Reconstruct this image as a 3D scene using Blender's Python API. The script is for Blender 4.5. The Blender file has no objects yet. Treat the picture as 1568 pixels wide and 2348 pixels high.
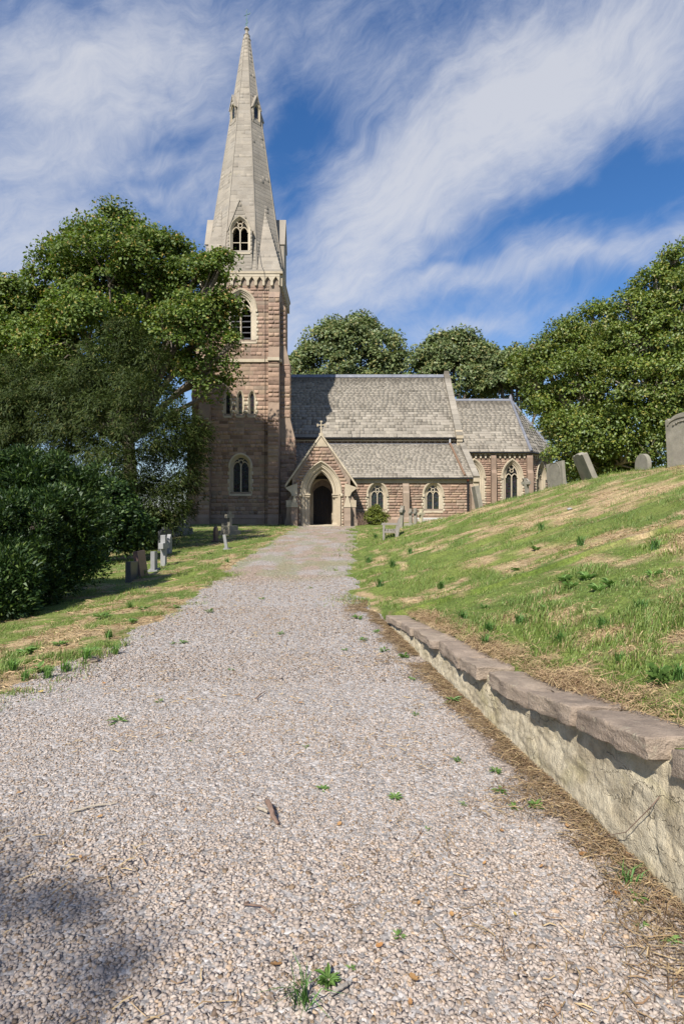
import bpy, bmesh, math, random
import numpy as np
from mathutils import Vector, Matrix, noise as mnoise
from mathutils.geometry import delaunay_2d_cdt
R = math.radians
rnd = random.Random(7)
rng = np.random.default_rng(11)
sc = bpy.context.scene
col = sc.collection

# ------------------------------------------------------------------ camera
EYE, F, CX, CY = 1.5, 1304.0, 784.0, 1174.0      # eye height and the measuring scale of the photograph
cd = bpy.data.cameras.new('camera')
cd.sensor_fit = 'VERTICAL'; cd.sensor_height = 36.0; cd.lens = 20.0
cd.clip_start = 0.05; cd.clip_end = 3000
cam = bpy.data.objects.new('camera', cd); col.objects.link(cam)
cam.location = (0, 0, EYE); cam.rotation_euler = (R(90), 0, 0)
sc.camera = cam

# ------------------------------------------------------------------ sun and sky
SUN_EL = R(46); SUN_AZ = math.atan2(-0.41, -0.91)     # direction towards the sun, from +Y clockwise
to_sun = Vector((math.sin(SUN_AZ) * math.cos(SUN_EL), math.cos(SUN_AZ) * math.cos(SUN_EL), math.sin(SUN_EL)))
sl = bpy.data.lights.new('sun', 'SUN'); sl.energy = 5.0; sl.angle = R(0.53); sl.color = (1.0, 0.955, 0.88)
so = bpy.data.objects.new('sun', sl); col.objects.link(so)
so.rotation_euler = to_sun.to_track_quat('Z', 'Y').to_euler(); so.location = (-8, -20, 30)

sc.view_settings.view_transform = 'Standard'; sc.view_settings.look = 'None'
sc.view_settings.exposure = 0.60; sc.view_settings.gamma = 1.0; sc.view_settings.use_curve_mapping = False
sc.render.engine = 'CYCLES'
sc.cycles.max_bounces = 8; sc.cycles.transparent_max_bounces = 8
sc.cycles.use_denoising = True
sc.cycles.sample_clamp_indirect = 6.0


class NT:
    """short hand for building node trees"""
    def __init__(s, nt): s.t = nt; s.L = nt.links
    def n(s, typ, **kw):
        k = s.t.nodes.new(typ)
        for a, b in kw.items(): setattr(k, a, b)
        return k
    def put(s, sock, v):
        if isinstance(v, bpy.types.NodeSocket): s.L.new(v, sock)
        elif v is not None:
            try: sock.default_value = v
            except Exception: sock.default_value = (*v, 1.0) if len(v) == 3 else v
    def math(s, op, a, b=None, c=None, clamp=False):
        k = s.n('ShaderNodeMath', operation=op, use_clamp=clamp)
        s.put(k.inputs[0], a); s.put(k.inputs[1], b)
        if c is not None: s.put(k.inputs[2], c)
        return k.outputs[0]
    def vmath(s, op, a, b=None):
        k = s.n('ShaderNodeVectorMath', operation=op); s.put(k.inputs[0], a); s.put(k.inputs[1], b); return k.outputs[0]
    def noise(s, vec, scale, detail=4.0, rough=0.55, dist=0.0, col=False):
        k = s.n('ShaderNodeTexNoise'); s.put(k.inputs['Vector'], vec); s.put(k.inputs['Scale'], scale)
        k.inputs['Detail'].default_value = detail; k.inputs['Roughness'].default_value = rough
        k.inputs['Distortion'].default_value = dist
        return k.outputs[1 if col else 0]
    def voro(s, vec, scale, feature='F1', out=0, rand=1.0):
        k = s.n('ShaderNodeTexVoronoi', feature=feature); s.put(k.inputs['Vector'], vec); s.put(k.inputs['Scale'], scale)
        k.inputs['Randomness'].default_value = rand
        return k.outputs[out]
    def ramp(s, fac, stops, interp='LINEAR'):
        k = s.n('ShaderNodeValToRGB'); s.put(k.inputs[0], fac); cr = k.color_ramp; cr.interpolation = interp
        while len(cr.elements) < len(stops): cr.elements.new(0.5)
        for e, (p, c) in zip(cr.elements, stops): e.position = p; e.color = (*c, 1.0) if len(c) == 3 else c
        return k.outputs[0]
    def maprange(s, v, a, b, c=0.0, d=1.0, smooth=False):
        k = s.n('ShaderNodeMapRange'); k.interpolation_type = 'SMOOTHSTEP' if smooth else 'LINEAR'
        for i, x in enumerate((v, a, b, c, d)): s.put(k.inputs[i], x)
        return k.outputs[0]
    def mix(s, f, a, b, mode='MIX'):
        k = s.n('ShaderNodeMix', data_type='RGBA', blend_type=mode)
        s.put(k.inputs[0], f); s.put(k.inputs[6], a); s.put(k.inputs[7], b); return k.outputs[2]
    def xyz(s, v):
        k = s.n('ShaderNodeSeparateXYZ'); s.put(k.inputs[0], v); return k.outputs
    def comb(s, x, y, z):
        k = s.n('ShaderNodeCombineXYZ')
        for i, v in enumerate((x, y, z)): s.put(k.inputs[i], v)
        return k.outputs[0]
    def bump(s, h, strength=0.5, dist=0.02, nrm=None):
        k = s.n('ShaderNodeBump'); k.inputs['Strength'].default_value = strength; k.inputs['Distance'].default_value = dist
        s.put(k.inputs['Height'], h)
        if nrm is not None: s.put(k.inputs['Normal'], nrm)
        return k.outputs[0]


def make_world():
    w = bpy.data.worlds.new('World'); sc.world = w; w.use_nodes = True
    t = NT(w.node_tree); w.node_tree.nodes.clear()
    sky = t.n('ShaderNodeTexSky', sky_type='NISHITA'); sky.sun_disc = False
    sky.sun_elevation = SUN_EL; sky.sun_rotation = SUN_AZ
    sky.altitude = 120; sky.air_density = 1.0; sky.dust_density = 0.35; sky.ozone_density = 3.0
    hs = t.n('ShaderNodeHueSaturation'); hs.inputs['Saturation'].default_value = 1.27; hs.inputs['Value'].default_value = 1.45
    hs.inputs['Hue'].default_value = 0.506
    t.L.new(sky.outputs[0], hs.inputs['Color'])
    d = t.n('ShaderNodeTexCoord').outputs['Generated']
    x, y, z = t.xyz(d)
    zz = t.math('MAXIMUM', z, 0.02)
    # fibrous cirrus, drawn out along the wind
    az = t.math('ARCTAN2', x, y); el = t.math('ARCSINE', z)
    ca, sa = math.cos(R(27)), math.sin(R(27))
    s_ = t.math('ADD', t.math('MULTIPLY', az, ca), t.math('MULTIPLY', el, sa))
    l_ = t.math('SUBTRACT', t.math('MULTIPLY', el, ca), t.math('MULTIPLY', az, sa))
    plane = t.comb(s_, l_, 0.0)
    warp = t.noise(plane, 3.0, 4, 0.55, col=True)
    wv = t.vmath('ADD', plane, t.vmath('MULTIPLY', t.vmath('SUBTRACT', warp, (0.5, 0.5, 0.5)), (0.22, 0.22, 0)))
    soft = t.noise(t.vmath('MULTIPLY', wv, (3.0, 5.0, 1)), 1.0, 5, 0.55)
    streak = t.noise(t.vmath('MULTIPLY', wv, (7.0, 26.0, 1)), 1.0, 8, 0.68)
    fleck = t.noise(t.vmath('MULTIPLY', wv, (22.0, 40.0, 1)), 1.0, 6, 0.7)
    # broad bands of cover seen from the churchyard
    yy = t.math('MAXIMUM', y, 0.06)
    u, v = t.math('DIVIDE', x, yy), t.math('DIVIDE', z, yy)
    wn = t.noise(t.comb(u, v, 0.0), 3.2, 4, 0.6, col=True)
    wx, wy, _ = t.xyz(t.vmath('SUBTRACT', wn, (0.5, 0.5, 0.5)))
    u = t.math('ADD', u, t.math('MULTIPLY', wx, 0.20)); v = t.math('ADD', v, t.math('MULTIPLY', wy, 0.20))
    def band(cx, cy, lx, ly, ang, amp):
        cu, cv = (cx - CX) / F, (CY - cy) / F
        ca, sa = math.cos(R(ang)), math.sin(R(ang))
        du, dv = t.math('SUBTRACT', u, cu), t.math('SUBTRACT', v, cv)
        p = t.math('ADD', t.math('MULTIPLY', du, ca / lx * F), t.math('MULTIPLY', dv, sa / lx * F))
        q = t.math('SUBTRACT', t.math('MULTIPLY', dv, ca / ly * F), t.math('MULTIPLY', du, sa / ly * F))
        e = t.math('EXPONENT', t.math('MULTIPLY', t.math('ADD', t.math('MULTIPLY', p, p), t.math('MULTIPLY', q, q)), -1.0))
        return t.math('MULTIPLY', e, amp)
    B = [band(1060, 330, 440, 170, 38, 0.54), band(1350, 130, 400, 190, 30, 0.50), band(1330, 575, 480, 48, 10, 0.50),
         band(850, 560, 240, 130, 40, 0.42), band(150, 330, 330, 190, 20, 0.60), band(250, 110, 520, 120, 5, 0.42),
         band(440, 420, 110, 60, 40, 0.26), band(1080, 765, 200, 26, 8, 0.34), band(760, 170, 150, 60, 25, 0.24),
         band(30, 600, 200, 120, 10, 0.40), band(720, 760, 260, 90, 20, 0.22),
         band(660, 350, 80, 120, -10, -0.50), band(1250, 470, 330, 36, 17, -0.40), band(1440, 400, 200, 90, 20, -0.42),
         band(420, 330, 90, 34, -18, -0.34), band(1020, 590, 130, 22, 20, -0.34), band(900, 60, 140, 90, 40, -0.20),
         band(1500, 690, 200, 60, 5, -0.30), band(340, 410, 120, 26, 12, -0.26)]
    cov = B[0]
    for b in B[1:]: cov = t.math('ADD', cov, b)
    cov = t.math('ADD', cov, 0.13)
    dens = t.math('ADD', cov, t.math('MULTIPLY', t.math('SUBTRACT', soft, 0.5), 0.85))
    dens = t.math('ADD', dens, t.math('MULTIPLY', t.math('SUBTRACT', streak, 0.5), 0.80))
    dens = t.math('ADD', dens, t.math('MULTIPLY', t.math('SUBTRACT', fleck, 0.5), 0.45))
    al = t.maprange(dens, -0.24, 0.98, 0.0, 0.78, smooth=True)
    al = t.math('MULTIPLY', al, t.maprange(z, -0.02, 0.05, 0.0, 1.0))
    cloud = t.mix(t.maprange(dens, 0.25, 0.95), (5.7, 6.2, 7.5), (7.6, 7.7, 8.1))
    haze = t.maprange(z, 0.0, 0.28, 0.42, 0.0, smooth=True)
    skyc = t.mix(haze, hs.outputs[0], (4.4, 5.2, 6.6))
    fin = t.mix(al, skyc, cloud)
    bg = t.n('ShaderNodeBackground'); bg.inputs['Strength'].default_value = 0.066
    t.L.new(fin, bg.inputs['Color'])
    out = t.n('ShaderNodeOutputWorld'); t.L.new(bg.outputs[0], out.inputs[0])
make_world()

# ------------------------------------------------------------------ materials
def new_mat(name):
    m = bpy.data.materials.new(name); m.use_nodes = True
    t = NT(m.node_tree); b = m.node_tree.nodes['Principled BSDF']
    b.inputs['Roughness'].default_value = 0.85
    try: b.inputs['Specular IOR Level'].default_value = 0.25
    except Exception: pass
    return m, t, b
def piece_random(t):
    isl = t.n('ShaderNodeNewGeometry').outputs['Random Per Island']
    ob = t.n('ShaderNodeObjectInfo').outputs['Random']
    return t.math('FRACT', t.math('ADD', isl, ob))
def world_pos(t): return t.n('ShaderNodeNewGeometry').outputs['Position']

MAT = {}
def stone_mat(name, stops, nscale=6.0, nlow=0.78, nhigh=1.15, bump=0.35, bdist=0.02, fine=60.0, stain=None, lichen=None, rough=0.92):
    m, t, b = new_mat(name); p = world_pos(t)
    c = t.ramp(piece_random(t), stops)
    n1 = t.noise(p, nscale, 5, 0.6)
    v = t.maprange(n1, 0.3, 0.7, nlow, nhigh)
    c = t.mix(1.0, c, t.comb(v, v, v), 'MULTIPLY')
    n2 = t.noise(p, fine, 4, 0.65)
    v2 = t.maprange(n2, 0.3, 0.7, 0.86, 1.12)
    c = t.mix(1.0, c, t.comb(v2, v2, v2), 'MULTIPLY')
    if stain:
        (sc_, thr, colr, amt) = stain
        k = t.noise(t.vmath('MULTIPLY', p, (1.0, 1.0, 0.35)), sc_, 6, 0.62)
        c = t.mix(t.maprange(k, thr, thr + 0.16, 0.0, amt), c, colr)
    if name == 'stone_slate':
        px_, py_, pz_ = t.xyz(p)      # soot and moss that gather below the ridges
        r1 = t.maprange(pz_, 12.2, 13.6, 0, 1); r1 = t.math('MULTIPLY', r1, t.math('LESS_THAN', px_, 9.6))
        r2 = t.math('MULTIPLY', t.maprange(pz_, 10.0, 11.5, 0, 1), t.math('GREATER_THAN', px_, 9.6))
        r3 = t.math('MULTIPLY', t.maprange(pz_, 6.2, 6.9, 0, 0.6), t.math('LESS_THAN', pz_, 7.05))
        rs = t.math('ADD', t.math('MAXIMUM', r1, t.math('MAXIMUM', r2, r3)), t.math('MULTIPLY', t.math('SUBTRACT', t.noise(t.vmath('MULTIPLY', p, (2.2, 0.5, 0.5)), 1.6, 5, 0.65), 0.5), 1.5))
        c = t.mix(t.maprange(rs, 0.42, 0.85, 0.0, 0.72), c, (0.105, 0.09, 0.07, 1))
    if lichen:
        (sc_, thr, colr, amt) = lichen
        k = t.noise(p, sc_, 5, 0.7)
        c = t.mix(t.maprange(k, thr, thr + 0.10, 0.0, amt), c, colr)
    t.L.new(c, b.inputs['Base Color']); b.inputs['Roughness'].default_value = rough
    h = t.math('ADD', t.math('MULTIPLY', n1, 0.6), t.math('MULTIPLY', n2, 0.4))
    t.L.new(t.bump(h, bump, bdist), b.inputs['Normal'])
    MAT[name] = m; return m

stone_mat('pink_sandstone', [(0.0, (0.1651, 0.1093, 0.0799)), (0.18, (0.3027, 0.2032, 0.1481)), (0.36, (0.2367, 0.1594, 0.1188)), (0.52, (0.3577, 0.2417, 0.1753)), (0.68, (0.3137, 0.2240, 0.1510)), (0.82, (0.2421, 0.1854, 0.1383)), (0.92, (0.3963, 0.2791, 0.1996)), (1.0, (0.2917, 0.1875, 0.1363))], 3.0, 0.80, 1.14, 0.6, 0.02, 34.0,
          stain=(0.5, 0.56, (0.17, 0.125, 0.10), 0.5))
stone_mat('ashlar_pink', [(0, (0.2536, 0.1814, 0.1331)), (0.5, (0.2917, 0.2102, 0.1537)), (1, (0.2790, 0.2130, 0.1591))], 2.2, 0.82, 1.12, 0.25, 0.01, 40.0,
          stain=(0.9, 0.56, (0.17, 0.13, 0.11), 0.5))
stone_mat('mortar', [(0, (0.264, 0.205, 0.155)), (1, (0.264, 0.205, 0.155))], 4.0, 0.7, 1.15, 0.3, 0.01, 50.0)
stone_mat('buff_stone', [(0, (0.400, 0.332, 0.236)), (0.5, (0.448, 0.380, 0.276)), (1, (0.480, 0.412, 0.308))], 2.0, 0.84, 1.1, 0.2, 0.01, 45.0,
          stain=(1.1, 0.58, (0.25, 0.20, 0.14), 0.45))
stone_mat('spire_stone', [(0, (0.2555, 0.2232, 0.1815)), (0.3, (0.3087, 0.2688, 0.2166)), (0.6, (0.2859, 0.2527, 0.2090)), (0.85, (0.3306, 0.2869, 0.2280)), (1, (0.2631, 0.2346, 0.1976))],
          1.2, 0.84, 1.1, 0.35, 0.02, 30.0, stain=(0.55, 0.56, (0.25, 0.225, 0.18), 0.55), lichen=(0.9, 0.66, (0.33, 0.31, 0.15), 0.5))
stone_mat('stone_slate', [(0, (0.1581, 0.1390, 0.1103)), (0.04, (0.2241, 0.2000, 0.1617)), (0.3, (0.2619, 0.2330, 0.1890)), (0.7, (0.2871, 0.2530, 0.2048)), (0.95, (0.3114, 0.2770, 0.2247)), (1, (0.1998, 0.1750, 0.1376))],
          1.4, 0.84, 1.1, 0.3, 0.01, 40.0, stain=(0.5, 0.54, (0.18, 0.155, 0.125), 0.6), lichen=(0.7, 0.66, (0.36, 0.34, 0.16), 0.45))
stone_mat('roof_underlay', [(0, (0.07, 0.06, 0.055)), (1, (0.07, 0.06, 0.055))])
stone_mat('lead', [(0, (0.1650, 0.1695, 0.1924)), (1, (0.1924, 0.1976, 0.2205))], 3.0, 0.8, 1.1, 0.15, 0.01, 30.0, stain=(1.5, 0.58, (0.5, 0.5, 0.5), 0.4), rough=0.6)
stone_mat('grey_gravestone', [(0, (0.221, 0.200, 0.157)), (1, (0.264, 0.238, 0.191))], 3.0, 0.75, 1.15, 0.5, 0.02, 40.0, lichen=(5.0, 0.58, (0.22, 0.23, 0.13), 0.5))
stone_mat('buff_gravestone', [(0, (0.42, 0.37, 0.25)), (1, (0.46, 0.40, 0.28))], 4.0, 0.75, 1.15, 0.4, 0.02, 40.0, lichen=(5.0, 0.56, (0.27, 0.28, 0.10), 0.6))
stone_mat('pale_granite', [(0, (0.264, 0.259, 0.249)), (1, (0.285, 0.280, 0.270))], 5.0, 0.88, 1.08, 0.15, 0.01, 90.0, rough=0.6)
stone_mat('dark_granite', [(0, (0.07, 0.072, 0.075)), (1, (0.09, 0.09, 0.09))], 5.0, 0.85, 1.1, 0.1, 0.01, 120.0, rough=0.35)
stone_mat('red_granite', [(0, (0.16, 0.10, 0.085)), (1, (0.16, 0.10, 0.085))], 5.0, 0.85, 1.1, 0.1, 0.01, 120.0, rough=0.35)
stone_mat('coping_sandstone', [(0, (0.2891, 0.2230, 0.1675)), (0.5, (0.3279, 0.2570, 0.1908)), (1, (0.2813, 0.2200, 0.1696))], 7.0, 0.68, 1.2, 1.0, 0.03, 70.0,
          stain=(4.5, 0.52, (0.20, 0.155, 0.12), 0.6), lichen=(11.0, 0.60, (0.42, 0.38, 0.27), 0.5))
stone_mat('gravel_stone', [(0, (0.1420, 0.1015, 0.0733)), (0.05, (0.2471, 0.1732, 0.1097)), (0.12, (0.2656, 0.2142, 0.1753)), (0.35, (0.3398, 0.2788, 0.2330)), (0.7, (0.3893, 0.3239, 0.2741)),
          (0.9, (0.4603, 0.3885, 0.3241)), (0.95, (0.3531, 0.2583, 0.1822)), (1, (0.4418, 0.3239, 0.2193))], 25.0, 0.84, 1.1, 0.4, 0.003, 190.0)
stone_mat('weathered_wood', [(0, (0.215, 0.189, 0.159)), (1, (0.260, 0.234, 0.202))], 12.0, 0.8, 1.1, 0.4, 0.005, 90.0)
stone_mat('white_paint', [(0, (0.465, 0.458, 0.427)), (1, (0.525, 0.517, 0.495))], 10.0, 0.85, 1.05, 0.1, 0.003, 60.0)
stone_mat('dead_wood', [(0, (0.16, 0.10, 0.075)), (1, (0.22, 0.15, 0.11))], 20.0, 0.6, 1.3, 0.7, 0.005, 120.0)
stone_mat('bark', [(0, (0.13, 0.105, 0.08)), (1, (0.16, 0.13, 0.10))], 5.0, 0.6, 1.3, 0.8, 0.03, 30.0)
stone_mat('pale_bark', [(0, (0.34, 0.29, 0.22)), (1, (0.36, 0.31, 0.24))], 5.0, 0.7, 1.2, 0.5, 0.02, 30.0)
stone_mat('plaster_inside', [(0, (0.38, 0.31, 0.20)), (1, (0.38, 0.31, 0.20))], 2.0, 0.8, 1.1)

def simple(name, c, rough=0.6, metal=0.0):
    m, t, b = new_mat(name); b.inputs['Base Color'].default_value = (*c, 1)
    b.inputs['Roughness'].default_value = rough; b.inputs['Metallic'].default_value = metal
    n = t.noise(world_pos(t), 14.0, 4, 0.6); v = t.maprange(n, 0.3, 0.7, 0.7, 1.2)
    t.L.new(t.mix(1.0, c if len(c) == 4 else (*c, 1), t.comb(v, v, v), 'MULTIPLY'), b.inputs['Base Color'])
    MAT[name] = m; return m
simple('black_iron', (0.018, 0.018, 0.02), 0.45)
simple('brown_pipe', (0.20, 0.125, 0.08), 0.6)
simple('white_pipe', (0.6, 0.6, 0.62), 0.5)
simple('red_pipe', (0.42, 0.10, 0.09), 0.5)
simple('verdigris', (0.12, 0.22, 0.19), 0.55)
simple('oak_door', (0.028, 0.022, 0.018), 0.6)
simple('louvre_slate', (0.10, 0.098, 0.10), 0.75)
simple('dark_stone_shade', (0.12, 0.09, 0.075), 0.9)

m, t, b = new_mat('leaded_glass')
p = world_pos(t)
cell = t.voro(p, 11.0, 'F1', 1); edge = t.voro(p, 11.0, 'DISTANCE_TO_EDGE', 0)
hsv = t.n('ShaderNodeHueSaturation'); hsv.inputs['Saturation'].default_value = 0.55; hsv.inputs['Value'].default_value = 0.045
t.L.new(cell, hsv.inputs['Color'])
t.L.new(t.mix(t.maprange(edge, 0.03, 0.06), (0.006, 0.006, 0.006, 1), hsv.outputs[0]), b.inputs['Base Color'])
b.inputs['Roughness'].default_value = 0.22; b.inputs['Specular IOR Level'].default_value = 0.5
t.L.new(t.bump(t.math('ADD', edge, t.noise(p, 9.0, 3)), 0.35, 0.02), b.inputs['Normal'])
MAT['leaded_glass'] = m

# rough lime render over rubble on the retaining wall
m, t, b = new_mat('limewashed_rubble')
p = world_pos(t)
n1 = t.noise(p, 5.0, 6, 0.65); n2 = t.noise(p, 28.0, 5, 0.7); n3 = t.noise(p, 120.0, 3, 0.6)
c = t.ramp(n1, [(0.30, (0.27, 0.22, 0.145)), (0.45, (0.41, 0.345, 0.235)), (0.6, (0.48, 0.415, 0.295)), (0.75, (0.38, 0.325, 0.23))])
lic = t.noise(t.vmath('MULTIPLY', p, (1, 1, 2.0)), 3.2, 4, 0.6)
c = t.mix(t.maprange(lic, 0.52, 0.70, 0, 0.35), c, (0.30, 0.26, 0.10, 1))
crk = t.voro(t.vmath('MULTIPLY', t.vmath('ADD', p, t.vmath('MULTIPLY', t.noise(p, 5.0, 4, 0.65, col=True), (0.22, 0.22, 0.22))), (0.3, 0.75, 2.1)), 3.4, 'DISTANCE_TO_EDGE', 0)
line = t.maprange(crk, 0.0, 0.014, 0.35, 1.0)
line = t.math('MAXIMUM', line, t.maprange(t.noise(p, 2.4, 2), 0.46, 0.54, 0.0, 1.0))
c = t.mix(line, (0.13, 0.105, 0.065, 1), c)
v = t.maprange(n2, 0.3, 0.7, 0.8, 1.15); c = t.mix(1.0, c, t.comb(v, v, v), 'MULTIPLY')
t.L.new(c, b.inputs['Base Color']); b.inputs['Roughness'].default_value = 0.95
h = t.math('ADD', t.math('ADD', t.math('MULTIPLY', n2, 0.8), t.math('MULTIPLY', n3, 0.25)), t.math('MULTIPLY', line, 0.5))
t.L.new(t.bump(h, 0.9, 0.02), b.inputs['Normal'])
MAT['limewashed_rubble'] = m

# ground sheets: colour comes from an attribute (grass, dry thatch, bare soil, gravel), grain from noise
def ground_mat(name, scale, lo, hi, bumpd, gravel=False):
    m, t, b = new_mat(name); p = world_pos(t)
    c = t.n('ShaderNodeAttribute', attribute_name='col').outputs['Color']
    n1 = t.noise(p, scale, 5, 0.7); v = t.maprange(n1, 0.32, 0.68, lo, hi)
    c = t.mix(1.0, c, t.comb(v, v, v), 'MULTIPLY')
    n0 = t.noise(p, 75.0, 3, 0.7); v = t.maprange(n0, 0.3, 0.7, 0.55, 1.4)
    c = t.mix(1.0, c, t.comb(v, v, v), 'MULTIPLY')
    h = n1
    if gravel:
        q = t.voro(p, 42.0, 'F1', 1); e = t.voro(p, 42.0, 'F1', 0)
        qs = t.n('ShaderNodeSeparateColor'); t.L.new(q, qs.inputs[0])
        v2 = t.maprange(qs.outputs[0], 0, 1, 0.62, 1.3); c = t.mix(1.0, c, t.comb(v2, v2, v2), 'MULTIPLY')
        h = t.math('SUBTRACT', t.math('MULTIPLY', qs.outputs[1], 0.7), e)
    t.L.new(c, b.inputs['Base Color']); b.inputs['Roughness'].default_value = 0.95
    t.L.new(t.bump(h, 0.8, bumpd), b.inputs['Normal']); MAT[name] = m
ground_mat('turf', 22.0, 0.6, 1.4, 0.03)
ground_mat('gravel_bed', 60.0, 0.8, 1.2, 0.012, gravel=True)

def leaf_mat(name, stops=None, transl=0.35, gloss=0.06, attr=False, rough=0.4):
    m = bpy.data.materials.new(name); m.use_nodes = True; t = NT(m.node_tree); m.node_tree.nodes.clear()
    if attr: c = t.n('ShaderNodeAttribute', attribute_name='col').outputs['Color']
    else:
        c = t.ramp(piece_random(t), stops)
        k = t.noise(world_pos(t), 0.55, 3, 0.5); v = t.maprange(k, 0.35, 0.65, 0.82, 1.18)
        c = t.mix(1.0, c, t.comb(v, v, v), 'MULTIPLY')
    d = t.n('ShaderNodeBsdfDiffuse'); t.L.new(c, d.inputs['Color'])
    tr = t.n('ShaderNodeBsdfTranslucent'); t.L.new(t.mix(1.0, c, (1.0, 1.12, 0.55, 1), 'MULTIPLY'), tr.inputs['Color'])
    g = t.n('ShaderNodeBsdfGlossy'); g.inputs['Roughness'].default_value = rough; g.inputs['Color'].default_value = (0.8, 0.85, 0.8, 1)
    a = t.n('ShaderNodeMixShader'); a.inputs[0].default_value = transl
    t.L.new(d.outputs[0], a.inputs[1]); t.L.new(tr.outputs[0], a.inputs[2])
    e = t.n('ShaderNodeMixShader'); e.inputs[0].default_value = gloss
    t.L.new(a.outputs[0], e.inputs[1]); t.L.new(g.outputs[0], e.inputs[2])
    o = t.n('ShaderNodeOutputMaterial'); t.L.new(e.outputs[0], o.inputs[0]); MAT[name] = m
leaf_mat('grass_blade', attr=True, transl=0.32, gloss=0.03, rough=0.6)
leaf_mat('dry_straw', attr=True, transl=0.12, gloss=0.02, rough=0.6)
leaf_mat('sycamore_leaf', [(0, (0.0592, 0.0978, 0.0153)), (0.4, (0.0948, 0.1437, 0.0218)), (0.75, (0.1363, 0.1898, 0.0306)), (0.95, (0.1896, 0.2185, 0.0437)), (1, (0.2607, 0.2185, 0.0546))], 0.34, 0.025, rough=0.6)
leaf_mat('sycamore_key', [(0, (0.30, 0.21, 0.06)), (1, (0.42, 0.29, 0.09))], 0.3, 0.02)
leaf_mat('yew_needle', [(0, (0.0213, 0.0335, 0.0082)), (0.5, (0.0394, 0.0569, 0.0123)), (0.9, (0.0656, 0.0878, 0.0180)), (1, (0.1230, 0.1087, 0.0328))], 0.18, 0.015, rough=0.6)
leaf_mat('bush_leaf', [(0, (0.014, 0.032, 0.009)), (0.5, (0.028, 0.058, 0.013)), (0.9, (0.062, 0.105, 0.020)), (1, (0.11, 0.15, 0.03))], 0.22, 0.025, rough=0.5)  # most tones darkened to carry the bush's inner shade, bright tips kept
leaf_mat('oak_leaf', [(0, (0.0729, 0.1098, 0.0213)), (0.4, (0.1235, 0.1770, 0.0298)), (0.8, (0.1882, 0.2296, 0.0404)), (1, (0.2587, 0.2240, 0.0426))], 0.34, 0.035, rough=0.5)
leaf_mat('far_leaf', [(0, (0.0885, 0.1239, 0.0413)), (0.4, (0.1357, 0.1770, 0.0649)), (0.8, (0.1947, 0.2242, 0.0885)), (1, (0.2950, 0.2478, 0.0944))], 0.3, 0.03, rough=0.5)
leaf_mat('box_leaf', [(0, (0.075, 0.105, 0.018)), (0.5, (0.13, 0.16, 0.024)), (1, (0.20, 0.20, 0.035))], 0.25, 0.02, rough=0.5)
leaf_mat('weed_leaf', [(0, (0.11, 0.20, 0.045)), (1, (0.17, 0.27, 0.07))], 0.3, 0.03, rough=0.5)
leaf_mat('dead_leaf', [(0, (0.36, 0.17, 0.06)), (0.5, (0.42, 0.24, 0.10)), (0.8, (0.30, 0.16, 0.07)), (1, (0.42, 0.33, 0.10))], 0.15, 0.03)

# ------------------------------------------------------------------ mesh helpers
def finish(o, mat=None, parent=None, world=False, label=None, cat=None, group=None, kind=None):
    col.objects.link(o)
    if mat is not None and o.data is not None and not o.data.materials: o.data.materials.append(MAT[mat])
    if parent is not None:
        o.parent = parent
        if world: o.matrix_parent_inverse = parent_world(parent).inverted()
    tag(o, label, cat, group, kind); return o
def parent_world(p):
    m = p.matrix_basis.copy()
    if p.parent is not None: m = parent_world(p.parent) @ p.matrix_parent_inverse @ m
    return m
def tag(o, label=None, cat=None, group=None, kind=None):
    if label: o['label'] = label
    if cat: o['category'] = cat
    if group: o['group'] = group
    if kind: o['kind'] = kind
    return o
def empty(name, loc, label, cat, group=None, rot=(0, 0, 0)):
    o = bpy.data.objects.new(name, None); o.location = loc; o.rotation_euler = rot; o.empty_display_size = 0.2
    col.objects.link(o); return tag(o, label, cat, group)
def mesh_np(name, V, tris=None, quads=None, colors=None, smooth=False):
    me = bpy.data.meshes.new(name)
    V = np.asarray(V, np.float32).reshape(-1, 3)
    me.vertices.add(len(V)); me.vertices.foreach_set('co', V.ravel())
    li, ls = [], []; pos = 0
    for arr, k in ((tris, 3), (quads, 4)):
        if arr is None or len(arr) == 0: continue
        arr = np.asarray(arr, np.int32); li.append(arr.ravel())
        ls.append(pos + np.arange(len(arr), dtype=np.int32) * k); pos += arr.size
    li = np.concatenate(li); ls = np.concatenate(ls)
    me.loops.add(len(li)); me.loops.foreach_set('vertex_index', li)
    me.polygons.add(len(ls)); me.polygons.foreach_set('loop_start', ls)
    if smooth: me.polygons.foreach_set('use_smooth', np.ones(len(ls), bool))
    me.update(calc_edges=True)
    if colors is not None:
        a = me.color_attributes.new('col', 'FLOAT_COLOR', 'POINT')
        c = np.ones((len(V), 4), np.float32); c[:, :3] = colors
        a.data.foreach_set('color', c.ravel())
    me.validate(); return me
def obj_np(name, me, mat, **kw):
    return finish(bpy.data.objects.new(name, me), mat, **kw)

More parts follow.
